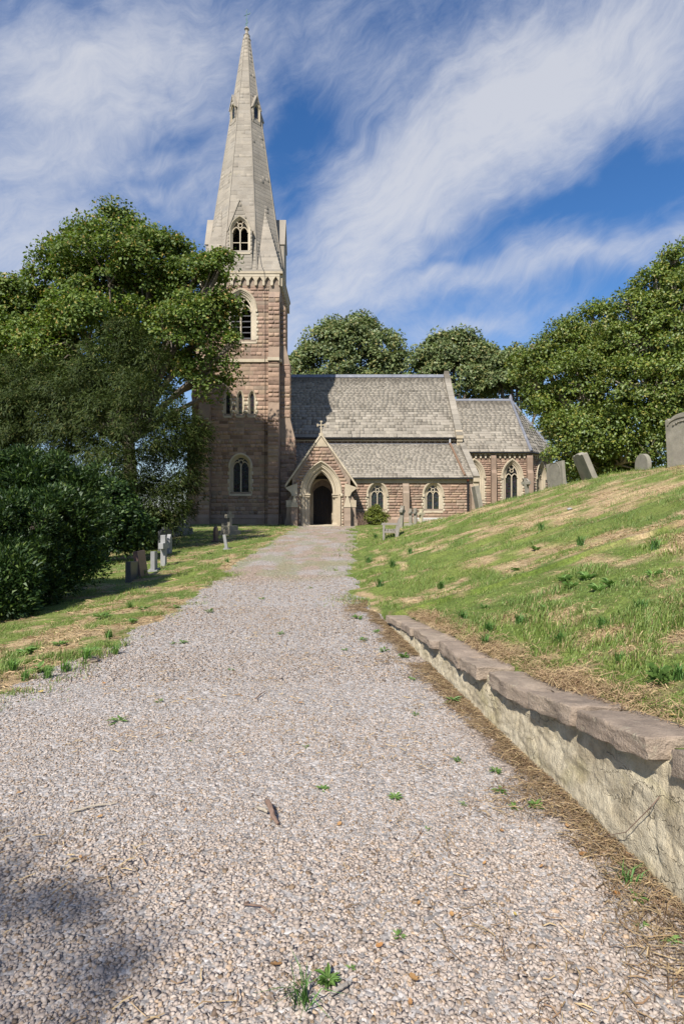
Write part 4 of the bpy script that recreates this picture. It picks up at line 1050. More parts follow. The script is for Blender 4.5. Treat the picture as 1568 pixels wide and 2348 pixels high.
for i in range(3):
    zc, rr_ = zf + 0.24 + i * 0.20, 0.11 - i * 0.02
    wv.tube([(ax + rr_ * math.sin(a_) * (1 if i % 2 else -1), AY, zc + rr_ * math.cos(a_)) for a_ in np.linspace(0, math.pi, 7)], 0.018, 5)
wv.tube([(ax - 0.20, AY - 0.05, zf + 0.86), (ax + 0.22, AY + 0.05, zf + 1.14)], 0.02, 5); wv.tube([(ax - 0.06, AY, zf + 1.2), (ax + 0.04, AY, zf + 1.42)], 0.018, 5)
wv.tube([(ax + 0.16, AY + 0.03, zf + 1.06), (ax + 0.27, AY + 0.03, zf + 1.22)], [0.04, 0.01], 5)
part(wv, 'weather_vane', 'verdigris', spire)

# ---- roofs
def roof(name, poly3, sizes, gap=0.012, back=None, mat='stone_slate', wide=(0.34, 0.62)):
    """poly3: eave corner a, eave corner b, then the upper corners; slates laid in courses that get smaller upwards"""
    a, b = Vector(poly3[0]), Vector(poly3[1]); U = (b - a).normalized(); c = Vector(poly3[-1]) - a; Vv = c - U * c.dot(U); N = U.cross(Vv.normalized())
    fr = Fr(a, U, Vv, N); p2 = [((Vector(q) - a).dot(U), (Vector(q) - a).dot(fr.V)) for q in poly3]
    mb = MB(); mb.prism([fr.p(u, v, -0.10) for u, v in p2], [fr.p(u, v, -0.01) for u, v in p2]); r_ = part(mb, name, 'roof_underlay')
    top = max(q[1] for q in p2); s0, s1 = sizes
    fill('slate', r_, mat, fr, p2, courses=lambda v: (s0 + (s1 - s0) * v / top) * rnd.uniform(0.94, 1.06), bw=wide, depth=(0.016, 0.032), gap=gap)
    return r_, fr, p2
NYE, NYR = 45.5, 51.2; NZE, NZR = zp(1003, NYE), zp(862, NYR); NX0, NX1 = -6.4, 9.14
nroof, nfr, _ = roof('nave_roof', [(NX0, NYE, NZE), (NX1, NYE, NZE), (NX1, NYR, NZR), (NX0, NYR, NZR)], (0.40, 0.17), wide=(0.28, 0.52))
part(MB().prism([(NX0, NYR, NZR), (NX1, NYR, NZR), (NX1, 2 * NYR - NYE, NZE), (NX0, 2 * NYR - NYE, NZE)], [(NX0, NYR, NZR - 0.1), (NX1, NYR, NZR - 0.1), (NX1, 2 * NYR - NYE, NZE - 0.1), (NX0, 2 * NYR - NYE, NZE - 0.1)]), 'north_roof', 'stone_slate')
rc = MB()
for i in range(20):
    a = NX0 + (NX1 - NX0) * i / 20; b = NX0 + (NX1 - NX0) * (i + 1) / 20 - 0.012
    part(MB().prism([(a, NYR - 0.26, NZR - 0.19), (a, NYR, NZR + 0.13), (a, NYR + 0.26, NZR - 0.19)], [(b, NYR - 0.26, NZR - 0.19), (b, NYR, NZR + 0.13), (b, NYR + 0.26, NZR - 0.19)]), 'ridge_tile', 'lead', nroof)
nw = MB(); nw.box(NX0, NX1 + 0.02, NYE + 0.42, 2 * NYR - NYE - 0.28, 0.3, NZE - 0.05); nave = part(nw, 'nave', 'mortar')
fill('stone', nave, 'pink_sandstone', south(0, NYE + 0.42), [(-4.3, 6.6), (NX1, 6.6), (NX1, NZE - 0.25), (-4.3, NZE - 0.25)], ch=(0.2, 0.26), bw=(0.3, 0.5), depth=(0.03, 0.05))
ct = MB(); ct.box(-4.3, NX1, NYE + 0.22, NYE + 0.42, NZE - 0.28, NZE - 0.16); tb = part(ct, 'eaves_band', 'buff_stone', nave)
for i in range(27):
    x = -4.1 + i * 0.5; part(MB().box(x, x + 0.16, NYE + 0.26, NYE + 0.42, NZE - 0.58, NZE - 0.285), 'corbel', 'ashlar_pink', tb)  # darker pink instead of buff puts eave shade into the corbel colour
gu = MB(); gu.box(-4.3, NX1 + 0.05, NYE - 0.09, NYE + 0.03, NZE - 0.10, NZE - 0.01); part(gu, 'gutter', 'black_iron', nave)
# east gable of the nave with its coping
gx0, gx1 = NX1 + 0.02, NX1 + 0.50
ge = MB(); pts = [(NYE + 0.05, 0.3), (NYE + 0.05, NZE), (NYR, NZR + 0.06), (2 * NYR - NYE, NZE), (2 * NYR - NYE, 0.3)]
ge.prism([(gx0, y, z) for y, z in pts], [(gx1 - 0.03, y, z) for y, z in pts]); gable = part(ge, 'east_gable', 'ashlar_pink')
sd = Vector((0, NYR - NYE, NZR - NZE)); 
for i in range(13):
    a, b = Vector((0, NYE, NZE)) + sd * (i / 13), Vector((0, NYE, NZE)) + sd * ((i + 1) / 13 - 0.0022)
    up = Vector((0, -sd.z, sd.y)).normalized()
    q = [a - up * 0.05, b - up * 0.05, b + up * 0.24, a + up * 0.24]
    part(MB().prism([(gx0 - 0.05, v.y, v.z) for v in q], [(gx1, v.y, v.z) for v in q]), 'coping_stone', 'stone_slate', gable)
part(MB().prism([(gx0 - 0.05, NYR - 0.22, NZR - 0.05), (gx1, NYR - 0.22, NZR - 0.05), (gx1, NYR + 0.22, NZR - 0.05), (gx0 - 0.05, NYR + 0.22, NZR - 0.05)], [(gx0 + 0.02, NYR - 0.14, NZR + 0.42), (gx1 - 0.07, NYR - 0.14, NZR + 0.42), (gx1 - 0.07, NYR + 0.14, NZR + 0.42), (gx0 + 0.02, NYR + 0.14, NZR + 0.42)]), 'gable_apex', 'stone_slate', gable)
kn = MB(); kn.prism([(gx0 - 0.06, y, z) for y, z in [(NYE - 0.18, NZE - 0.10), (NYE - 0.18, NZE + 0.10), (NYE + 0.22, NZE + 0.62), (NYE + 0.5, NZE + 0.62), (NYE + 0.5, NZE - 0.1)]], [(gx1 + 0.02, y, z) for y, z in [(NYE - 0.18, NZE - 0.10), (NYE - 0.18, NZE + 0.10), (NYE + 0.22, NZE + 0.62), (NYE + 0.5, NZE + 0.62), (NYE + 0.5, NZE - 0.1)]])
kn.box(gx0, gx1 - 0.02, NYE - 0.10, NYE + 0.4, NZE - 0.34, NZE - 0.10); kn.box(gx0, gx1 - 0.08, NYE - 0.02, NYE + 0.4, NZE - 0.62, NZE - 0.34); part(kn, 'kneeler', 'buff_stone', gable)

# ---- south aisle
AYE, AYT = 40.75, 45.72; AZE, AZT = zp(1095, AYE), zp(1018, AYT); AX0, AX1 = -4.2, 9.38; AW = 41.0
aroof, afr, _ = roof('aisle_roof', [(AX0, AYE, AZE), (AX1, AYE, AZE), (AX1, AYT, AZT), (AX0, AYT, AZT)], (0.33, 0.15), wide=(0.26, 0.46))
part(MB().box(AX0, AX1, AYT - 0.06, AYT + 0.04, AZT - 0.02, AZT + 0.03), 'lead_flashing', 'lead', aroof)
fa = south(0, AW); aops = []
for xc in (865.0, 992.8): aops.append(window(fa, xp(xc, AW), 0.43, 0.66, zp(1134, AW), zp(1167, AW), 0.27, 'two_light', 0.28)[1])
aw = MB(); sheet(aw, fa, [(-4.2, G0), (AX1, G0), (AX1, AZE + 0.15), (-4.2, AZE + 0.15)], holes_of(aops) + [[(xp(736, 38.5) + x, y) for x, y in arch(0.80, 1.0, 2.4, 0.62)]])
aw.poly([(AX1, AW, G0), (AX1, NYE + 0.4, G0), (AX1, NYE + 0.4, AZT - 0.1), (AX1, AW, AZE)])
aisle = part(aw, 'aisle', 'mortar')
fill('stone', aisle, 'pink_sandstone', fa, [(0.75, 1.16), (AX1 - 0.02, 1.16), (AX1 - 0.02, zp(1108, AW)), (0.75, zp(1108, AW))], aops, ch=(0.15, 0.24), bw=(0.32, 0.75), depth=(0.04, 0.08), quoin=True)
fbb = MB(); fbox(fbb, fa, 0.7, AX1, zp(1108, AW), AZE + 0.02, 0.0, 0.10); part(fbb, 'eaves_band', 'buff_stone', aisle)
pb = MB(); q = [(0, G0), (0.16, G0), (0.16, 0.98), (0.02, 1.14), (0, 1.14)]; pb.prism([fa.p(0.7, z, n) for n, z in q], [fa.p(AX1, z, n) for n, z in q]); part(pb, 'plinth', 'ashlar_pink', aisle)
part(MB().box(AX0 + 0.9, AX1 + 0.03, AYE - 0.11, AYE + 0.02, AZE - 0.11, AZE - 0.012), 'gutter', 'black_iron', aisle)
bx0, bx1 = xp(924, AW - 0.5), xp(938.5, AW - 0.5)
q = [(0, G0), (0.62, G0), (0.62, 0.98), (0.5, 1.14), (0.5, zp(1131, AW)), (0.34, zp(1126, AW)), (0.30, zp(1115, AW)), (0.0, zp(1106, AW))]
part(MB().prism([fa.p(bx0, z, n) for n, z in q], [fa.p(bx1, z, n) for n, z in q]), 'buttress', 'ashlar_pink')
part(MB().tube([(xp(1072, AW - 0.1), AW - 0.13, zp(1104, AW)), (xp(1072, AW - 0.1), AW - 0.13, 0.6)], 0.075, 8), 'downpipe', 'black_iron', aisle)
part(MB().tube([(xp(1072, AW - 0.1) - 0.03, AYE - 0.05, AZE - 0.10), (xp(1072, AW - 0.1), AW - 0.13, zp(1103, AW))], 0.06, 8), 'rainwater_neck', 'red_pipe', aisle)
p0, p1 = afr.p(xp(1030.5, AYT) - AX0, (Vector((0, AYT, AZT)) - Vector((0, AYE, AZE))).length - 0.05, 0.10), afr.p(xp(1064.6, AYE + 0.2) - AX0, 0.18, 0.10)
part(MB().tube([p0, p1], 0.085, 8), 'roof_pipe', 'brown_pipe', aroof)
part(MB().tube([p0 + Vector((0, -0.02, -0.05)), (p0.x - 0.02, NYE + 0.0, NZE - 0.12)], 0.07, 8), 'downpipe', 'white_pipe', nave)
# aisle gable end
ax0, ax1 = AX1 + 0.01, AX1 + 0.42; sd2 = Vector((0, AYT - AYE, AZT - AZE)); up2 = Vector((0, -sd2.z, sd2.y)).normalized()
pts = [(AW - 0.02, G0), (AW - 0.02, AZE), (AYT, AZT), (AYT, G0)]
ag = part(MB().prism([(ax0, y, z) for y, z in pts], [(ax1 - 0.06, y, z) for y, z in pts]), 'aisle_gable', 'ashlar_pink')
for i in range(9):
    a, b = Vector((0, AYE - 0.1, AZE)) + sd2 * (i / 9), Vector((0, AYE - 0.1, AZE)) + sd2 * ((i + 1) / 9 - 0.003)
    q = [a - up2 * 0.04, b - up2 * 0.04, b + up2 * 0.13, a + up2 * 0.13]
    part(MB().prism([(ax0 - 0.02, v.y, v.z) for v in q], [(ax1 + 0.02, v.y, v.z) for v in q]), 'coping_stone', 'stone_slate', ag)
kn = MB(); kn.box(ax0 - 0.02, ax1 + 0.03, AYE - 0.14, AW + 0.3, AZE - 0.30, AZE - 0.03); kn.box(ax0, ax1 - 0.02, AYE - 0.02, AW + 0.3, AZE - 0.62, AZE - 0.30); part(kn, 'kneeler', 'buff_stone', ag)
q = [(0, G0), (0.8, G0), (0.8, zp(1135, AW)), (0.0, zp(1108, AW))]
part(MB().prism([fa.p(ax0 - 0.22, z, n) for n, z in q], [fa.p(ax1 - 0.03, z, n) for n, z in q]), 'buttress', 'ashlar_pink')

# ---- chancel and apse
CYW = 46.0; C1, C2, C3 = (15.08, 46.0), (18.1, 49.05), (18.1, 53.35); CZ = zp(1036, CYW - 0.25)
fc = south(0, CYW); cops = []
for xc in (1087.0, 1173.5): cops.append(window(fc, xp(xc, CYW), 0.47, 0.98, zp(1093, CYW), zp(1146, CYW), 0.34, 'two_light', 0.34)[1])
d2 = Vector((C2[0] - C1[0], C2[1] - C1[1], 0)); L2 = d2.length; fd = Fr((C1[0], C1[1], 0), d2, (0, 0, 1), d2.normalized().cross(Vector((0, 0, 1))))
dop = [window(fd, L2 * 0.50, 0.47, 0.98, zp(1093, CYW), zp(1146, CYW), 0.34, 'two_light', 0.34)[1]]
cw = MB(); sheet(cw, fc, [(9.4, G0), (C1[0], G0), (C1[0], CZ), (9.4, CZ)], holes_of(cops)); sheet(cw, fd, [(0, G0), (L2, G0), (L2, CZ), (0, CZ)], holes_of(dop))
for a, b in ((C2, C3), (C3, (15.08, 56.4)), ((15.08, 56.4), (9.4, 56.4))): cw.poly([(*a, G0), (*b, G0), (*b, CZ), (*a, CZ)])
chancel = part(cw, 'chancel', 'mortar')
zc0 = zp(1052, CYW)
fill('stone', chancel, 'pink_sandstone', fc, [(9.6, 1.0), (C1[0] - 0.05, 1.0), (C1[0] - 0.05, zc0), (9.6, zc0)], cops, ch=(0.16, 0.25), bw=(0.32, 0.7), depth=(0.04, 0.08), quoin=True)
fill('stone', chancel, 'pink_sandstone', fd, [(0.1, 1.0), (L2, 1.0), (L2, zc0), (0.1, zc0)], dop, ch=(0.16, 0.25), bw=(0.32, 0.7), depth=(0.04, 0.08), quoin=True)
corbel_table(fc, 9.6, C1[0], zp(1038, CYW), zp(1038, CYW) - zp(1051, CYW), 0.39); corbel_table(fd, 0.0, L2, zp(1038, CYW), zp(1038, CYW) - zp(1051, CYW), 0.39)
for f_, u0, u1 in ((fc, xp(1126.5, CYW - 0.4), xp(1138, CYW - 0.4)), (fc, C1[0] - 0.22, C1[0] + 0.24)):
    q = [(0, G0), (0.45, G0), (0.45, zp(1086, CYW)), (0.30, zp(1078, CYW)), (0.30, zp(1050, CYW)), (0.16, zp(1042, CYW)), (0, zp(1042, CYW))]
    part(MB().prism([f_.p(u0, z, n) for n, z in q], [f_.p(u1, z, n) for n, z in q]), 'buttress', 'ashlar_pink')
RE = Vector((15.15, 51.2, zp(917, 51.2))); ey = CYW - 0.27
c1, c2, c3 = Vector((15.2, ey, CZ)), Vector((18.4, 48.92, CZ)), Vector((18.4, 53.5, CZ))
croof, cfr, _ = roof('chancel_roof', [(9.5, ey, CZ), tuple(c1), tuple(RE), (9.5, RE.y, RE.z)], (0.38, 0.20), wide=(0.3, 0.52))
roof('apse_roof', [tuple(c1), tuple(c2), tuple(RE)], (0.38, 0.20), wide=(0.3, 0.5)); roof('apse_roof', [tuple(c2), tuple(c3), tuple(RE)], (0.38, 0.20), wide=(0.3, 0.5))
part(MB().poly([(9.5, RE.y, RE.z), tuple(RE), (15.2, 56.7, CZ), (9.5, 56.7, CZ)]).poly([tuple(RE), tuple(c3), (15.2, 56.7, CZ)]), 'north_roof', 'stone_slate')
for c_ in (c1, c2):
    part(MB().tube([RE + Vector((0, 0, 0.03)), c_ + Vector((0, 0, 0.03))], [0.10, 0.13], 8), 'lead_hip', 'lead', croof)
part(MB().prism([(9.5, RE.y - 0.16, RE.z - 0.1), (9.5, RE.y, RE.z + 0.10), (9.5, RE.y + 0.16, RE.z - 0.1)], [(RE.x, RE.y - 0.16, RE.z - 0.1), (RE.x, RE.y, RE.z + 0.10), (RE.x, RE.y + 0.16, RE.z - 0.1)]), 'ridge_tile', 'lead', croof)
part(MB().lathe([(0.20, -0.12), (0.16, 0.2), (0.06, 0.42), (0.05, 0.5)], tuple(RE), 8), 'hip_finial', 'lead', croof)
gt = MB(); gt.box(9.5, 15.2, ey - 0.1, ey + 0.02, CZ - 0.11, CZ - 0.015); gt.tube([c1 + Vector((0, -0.03, -0.07)), c2 + Vector((0.03, -0.03, -0.07)), c3 + Vector((0.05, 0, -0.07))], 0.065, 6); part(gt, 'gutter', 'black_iron', chancel)

# ---- porch
PY = 38.5; PX0 = xp(736.3, PY); PAZ = zp(998, PY); PKZ = zp(1116, PY); pf = south(PX0, PY); PH = 1.96
GS = (PAZ - PKZ) / (xp(818, PY) - PX0)         # gable slope
def gable_z(u): return PAZ - GS * abs(u)
pw_, pr_, pvs, pvb = 0.79, 1.50, zp(1132, PY), 0.62
am = MB(); sweep(am, pf, 0, pw_, pr_, pvs, pvs - 0.02, [(0, -0.55), (0, -0.40), (0.07, -0.36), (0.08, -0.28), (0.15, -0.26), (0.17, -0.34), (0.20, -0.22), (0.28, -0.17), (0.29, -0.10), (0.36, -0.11), (0.39, -0.04), (0.46, -0.02), (0.48, 0.02), (0.56, 0.03)], 14)
door_arch = part(am, 'porch_arch', 'buff_stone')
hd = MB(); sweep(hd, pf, 0, pw_, pr_, pvs, pvs - 0.05, [(0.52, 0.0), (0.53, 0.09), (0.58, 0.13), (0.64, 0.06), (0.65, 0.0)], 14)
for s_ in (-1, 1): hd.lathe([(0.02, -0.16), (0.10, -0.10), (0.11, 0.0), (0.07, 0.06)], tuple(pf.p(s_ * (pw_ + 0.60), pvs - 0.06, 0.07)), 8)
part(hd, 'hood_mould', 'buff_stone', door_arch)
for s_ in (-1, 1):
    jb = MB()
    for u0, u1, n0 in ((0.0, 0.10, -0.36), (0.10, 0.22, -0.25), (0.22, 0.34, -0.13), (0.34, 0.56, 0.0)):
        a, b = sorted((s_ * (pw_ + u0), s_ * (pw_ + u1))); fbox(jb, pf, a, b, 0.35, pvs - 0.12, -0.55, n0)
    part(jb, 'jamb', 'buff_stone', door_arch)
    for o_, n_ in ((0.06, -0.31), (0.20, -0.19)):
        part(MB().lathe([(0.11, 0.0), (0.11, 0.08), (0.075, 0.14), (0.065, 0.18), (0.065, pvs - 0.95), (0.075, pvs - 0.93)], tuple(pf.p(s_ * (pw_ + o_), pvb, n_)), 10), 'shaft', 'buff_stone', door_arch)
    cp = MB(); a, b = sorted((s_ * (pw_ - 0.06), s_ * (pw_ + 0.46))); fbox(cp, pf, a, b, pvs - 0.10, pvs - 0.0, -0.50, -0.02)
    a, b = sorted((s_ * (pw_ - 0.02), s_ * (pw_ + 0.42))); fbox(cp, pf, a, b, pvs - 0.24, pvs - 0.10, -0.46, -0.08); part(cp, 'capital', 'buff_stone', door_arch)
    bs = MB(); a, b = sorted((s_ * (pw_ - 0.05), s_ * (pw_ + 0.46))); fbox(bs, pf, a, b, 0.35, pvb + 0.10, -0.5, -0.02); part(bs, 'column_base', 'buff_stone', door_arch)
pop = Opening(0.0, pw_, pr_, pvs, 0.0, 0.60, door_arch, 0.10)
outl = [(-PH, G0), (PH, G0), (PH, gable_z(PH) - 0.06), (0, PAZ - 0.06), (-PH, gable_z(PH) - 0.06)]
pw = MB(); sheet(pw, pf, outl, [[(x, y) for x, y in arch(pw_, pr_, pvs, G0 + 0.001, 0.52)]])
for s_ in (-1, 1): pw.poly([pf.p(s_ * PH, G0, 0), pf.p(s_ * PH, gable_z(PH) - 0.06, 0), pf.p(s_ * PH, gable_z(PH) - 0.06, -2.5), pf.p(s_ * PH, G0, -2.5)])
porch = part(pw, 'porch', 'mortar')
iw = MB()
for s_ in (-1, 1): fbox(iw, pf, s_ * (PH - 0.35), s_ * (PH - 0.34), 0.5, 4.2, -2.48, -0.5)
sheet(iw, south(PX0, PY + 0.52), [(-1.65, 0.5), (1.65, 0.5), (1.65, 4.3), (0, 5.9), (-1.65, 4.3)], [[(x, y) for x, y in arch(pw_, pr_, pvs, 0.501)]]); part(iw, 'porch_lining', 'plaster_inside', porch)
z6 = zp(1168, PY)
fill('stone', porch, 'pink_sandstone', pf, [(-PH + 0.42, G0 + 0.1), (PH - 0.42, G0 + 0.1), (PH - 0.42, 3.2), (PH - 0.02, 3.25), (0.45, gable_z(0.45) - 0.12), (-0.45, gable_z(0.45) - 0.12), (-PH + 0.02, 3.25), (-PH + 0.42, 3.2)], [pop], ch=(0.15, 0.27), bw=(0.35, 0.9), depth=(0.05, 0.11), quoin=True)
part(MB().prism([pf.p(u, v, 0) for u, v in ((-0.46, gable_z(0.45) - 0.12), (0.46, gable_z(0.45) - 0.12), (0, PAZ - 0.1))], [pf.p(u, v, 0.05) for u, v in ((-0.46, gable_z(0.45) - 0.12), (0.46, gable_z(0.45) - 0.12), (0, PAZ - 0.1))]), 'apex_stone', 'buff_stone', porch)
PR = xp(818, PY) - PX0 + 0.02
for s_ in (-1, 1):
    n_ = 6
    for i in range(n_):
        u0, u1 = PR * i / n_, PR * (i + 1) / n_ - 0.008
        q = [(s_ * u0, gable_z(u0) - 0.04), (s_ * u1, gable_z(u1) - 0.04), (s_ * u1, gable_z(u1) + 0.16), (s_ * u0, gable_z(u0) + 0.16)]
        part(MB().prism([pf.p(u, v, 0.10) for u, v in q], [pf.p(u, v, -0.34) for u, v in q]), 'coping_stone', 'buff_stone', porch)
    kz = gable_z(PR)
    kn = MB(); pts = [(PH - 0.36, kz - 0.62), (PH - 0.02, kz - 0.62), (PH + 0.10, kz - 0.36), (PR - 0.02, kz - 0.06), (PR - 0.16, kz + 0.02), (PH - 0.36, kz + 0.26)]
    kn.prism([pf.p(s_ * u, v, 0.0) for u, v in pts], [pf.p(s_ * u, v, 0.09) for u, v in pts]); part(kn, 'kneeler', 'buff_stone', porch)
    rf = MB(); q = [(0.0, gable_z(0) + 0.02), (s_ * (PR - 0.1), gable_z(PR - 0.1) + 0.02), (s_ * (PR - 0.1), gable_z(PR - 0.1) - 0.08), (0, gable_z(0) - 0.08)]
    rf.prism([pf.p(u, v, -0.30) for u, v in q], [pf.p(u, v, -6.9) for u, v in q]); part(rf, 'porch_roof', 'stone_slate', porch)
    # corner buttress with gabled head
    b0, b1 = s_ * (PH - 0.40), s_ * (PH + 0.02); a, b = sorted((b0, b1))
    gz = zp(1163, PY)
    bt = MB(); q = [(0, G0), (0.62, G0), (0.60, 0.72), (0.62, zp(1193, PY)), (0.5, zp(1180, PY)), (0.46, gz)]
    bt.prism([pf.p(a, z, n) for n, z in q + [(0, gz)]], [pf.p(b, z, n) for n, z in q + [(0, gz)]]); bb = part(bt, 'buttress', 'ashlar_pink', porch)
    gh = MB(); m_ = (a + b) / 2; g3 = [(a - 0.03, gz), (b + 0.03, gz), (b + 0.03, gz + 0.10), (m_, zp(1135, PY)), (a - 0.03, gz + 0.10)]
    gh.prism([pf.p(u, v, 0.5) for u, v in g3], [pf.p(u, v, -0.02) for u, v in g3]); part(gh, 'buttress_head', 'buff_stone', bb)
    sbt = MB(); s0, s1 = sorted((s_ * PH, s_ * (PH + 0.42)))
    q = [(PH, G0), (PH + 0.52, G0), (PH + 0.5, 0.9), (PH + 0.40, 1.1), (PH + 0.36, gz), (PH + 0.36, zp(1150, PY)), (PH, zp(1131, PY))]
    sbt.prism([pf.p(s_ * u, v, -0.08) for u, v in q], [pf.p(s_ * u, v, -0.50) for u, v in q]); part(sbt, 'buttress', 'ashlar_pink', porch)
    hb = MB(); u0, u1 = sorted((s_ * (PH + 0.01), s_ * (PH + 0.41))); fbox(hb, pf, u0, u1, gz, zp(1147, PY), -0.53, -0.05); part(hb, 'buttress_head', 'buff_stone', porch)
part(MB().box(PX0 - 1.25, PX0 + 1.25, PY - 0.45, PY + 2.45, 0.36, 0.61), 'door_step', 'buff_stone', porch)
# carved cross on the gable
cr = MB(); cz = zp(976, PY) + 0.05; cy = PY + 0.12
cr.box(PX0 - 0.14, PX0 + 0.14, cy - 0.14, cy + 0.14, PAZ - 0.02, PAZ + 0.14); cr.tube([(PX0, cy, PAZ + 0.12), (PX0, cy, cz)], [0.075, 0.045], 6)
for a in range(4):
    d = Vector((math.cos(a * math.pi / 2), 0, math.sin(a * math.pi / 2))); s2 = Vector((-d.z, 0, d.x)); c_ = Vector((PX0, cy, cz))
    cr.tube([c_, c_ + d * 0.22], [0.035, 0.04], 6)
    if a != 3:
        for k in (-1, 0, 1): cr.tube([c_ + d * 0.18, c_ + d * (0.27 if k else 0.31) + s2 * 0.09 * k], [0.03, 0.042], 6)
    else:
        for k in (-1, 1): cr.tube([c_ + d * 0.16, c_ + d * 0.22 + s2 * 0.09 * k], [0.03, 0.04], 6)
part(cr, 'gable_cross', 'buff_stone', porch)
# inner doorway
ff = south(PX0, AW - 0.02)
dm = MB(); sweep(dm, ff, 0, 0.66, 0.78, zp(1128, AW), 0.60, [(0, -0.22), (0.0, -0.12), (0.07, -0.10), (0.09, -0.02), (0.17, 0.02), (0.20, 0.07), (0.27, 0.05), (0.28, 0.0), (0.75, 0.0)]); dframe = part(dm, 'doorway', 'buff_stone')
dr_ = part(MB().poly([ff.p(x, y, -0.24) for x, y in arch(0.70, 0.80, zp(1128, AW), 0.60)]), 'door', 'oak_door', dframe)
for i in range(7):
    u = -0.66 + i * 0.19; top = zp(1128, AW) + 0.72 * math.sqrt(max(0, 1 - ((abs(u + 0.09)) / 0.70) ** 1.6))
    part(MB().prism([ff.p(x, y, -0.235) for x, y in ((u, 0.60), (u + 0.18, 0.60), (u + 0.18, top), (u, top))], [ff.p(x, y, -0.205) for x, y in ((u + 0.008, 0.60), (u + 0.172, 0.60), (u + 0.172, top), (u + 0.008, top))]), 'plank', 'oak_door', dr_)
for z in (1.05, 2.35):
    hg = MB(); fbox(hg, ff, -0.64, 0.40, z, z + 0.06, -0.205, -0.19); part(hg, 'hinge', 'black_iron', dr_)
flush_pieces()
print('pieces', {k: len(v) for k, v in PIECES.items()})

# ------------------------------------------------------------------ trees and shrubs
def sphere_dirs(n):
    v = rng.normal(size=(n, 3)); return v / np.linalg.norm(v, axis=1)[:, None]
def leaves_mesh(name, P, out, size, style):
    n = len(P); r1 = sphere_dirs(n); up = np.array([0, 0, 1.0])
    if style == 'yew':
        tip = out * 0.75 + np.array([0, 0, -0.55]) + r1 * 0.55; asp = 0.13
    elif style == 'spray':
        tip = out * 0.9 + up * 0.25 + r1 * 0.6; asp = 0.24
    else:
        tip = out * 0.45 + np.array([0, 0, -0.35]) + r1 * 0.95; asp = {'broad': 0.40, 'far': 0.48}.get(style, 0.30)
    tip /= np.linalg.norm(tip, axis=1)[:, None] + 1e-9
    nr = out * 0.95 + up * 0.45 + sphere_dirs(n) * 0.50
    side = np.cross(tip, nr); side /= np.linalg.norm(side, axis=1)[:, None] + 1e-9; nn = np.cross(side, tip)
    L = (size * rng.uniform(0.65, 1.3, n))[:, None]
    fold = nn * L * 0.10
    if style in ('yew', 'spray', 'far'):
        wv_ = side * L * asp * 0.95
        V = np.stack([P - wv_ + tip * L * 0.1, P + wv_ + fold, P + tip * L * 1.05], 1)
        return mesh_np(name, V.reshape(-1, 3), tris=np.arange(n * 3).reshape(-1, 3))
    V = np.stack([P, P + tip * L * 0.45 + side * L * asp + fold, P + tip * L, P + tip * L * 0.45 - side * L * asp + fold], 1)
    b = (np.arange(n) * 4)[:, None]
    T = np.concatenate([b + np.array([[0, 1, 2]]), b + np.array([[0, 2, 3]])])
    return mesh_np(name, V.reshape(-1, 3), tris=T)
def lumpy(blobs, k=2, lo=0.20, hi=0.36):
    out_ = list(blobs)
    for c, r_ in blobs:
        for _ in range(k):
            d = sphere_dirs(1)[0]; d[2] = abs(d[2]) * 0.9 + 0.05; f = rnd.uniform(lo, hi)
            out_.append((tuple(c[i] + d[i] * r_[i] * rnd.uniform(0.74, 0.92) for i in range(3)), tuple(q * f for q in r_)))
    return out_
def crown_points(blobs, clumps, per, cr, inner=0.25, flat=0.75, skirt=False):
    blobs = lumpy(blobs)
    C = np.array([b[0] for b in blobs]); Rr = np.array([b[1] for b in blobs]); area = (Rr[:, 0] * Rr[:, 2]) ** 0.85
    k = rng.choice(len(blobs), clumps, p=area / area.sum()); d = sphere_dirs(clumps)
    if not skirt: d[:, 2] = np.where(d[:, 2] < -0.5, -d[:, 2] * 0.7, d[:, 2])
    rad = np.where(rng.random(clumps) < inner, rng.uniform(0.35, 0.8, clumps), rng.uniform(0.84, 1.03, clumps))
    cc = C[k] + d * Rr[k] * rad[:, None]
    idx = np.repeat(np.arange(clumps), per); m = len(idx)
    cs = (cr * rng.uniform(0.5, 1.3, clumps))[idx][:, None]
    dome = rng.random(m) < 0.66
    q = sphere_dirs(m); ax = d[idx] * 0.6 + np.array([0, 0, 0.65]); ax /= np.linalg.norm(ax, axis=1)[:, None]
    q = np.where((q * ax).sum(1)[:, None] < -0.15, -q, q)
    shell = q * (rng.uniform(0.72, 1.05, m))[:, None]; fillp = q * (rng.uniform(0.0, 0.85, m))[:, None]
    off = np.where(dome[:, None], shell, fillp) * cs * np.array([1, 1, flat])
    P = cc[idx] + off; o = q * 0.85 + d[idx] * 0.35
    o /= np.linalg.norm(o, axis=1)[:, None] + 1e-9
    return P, o, cc
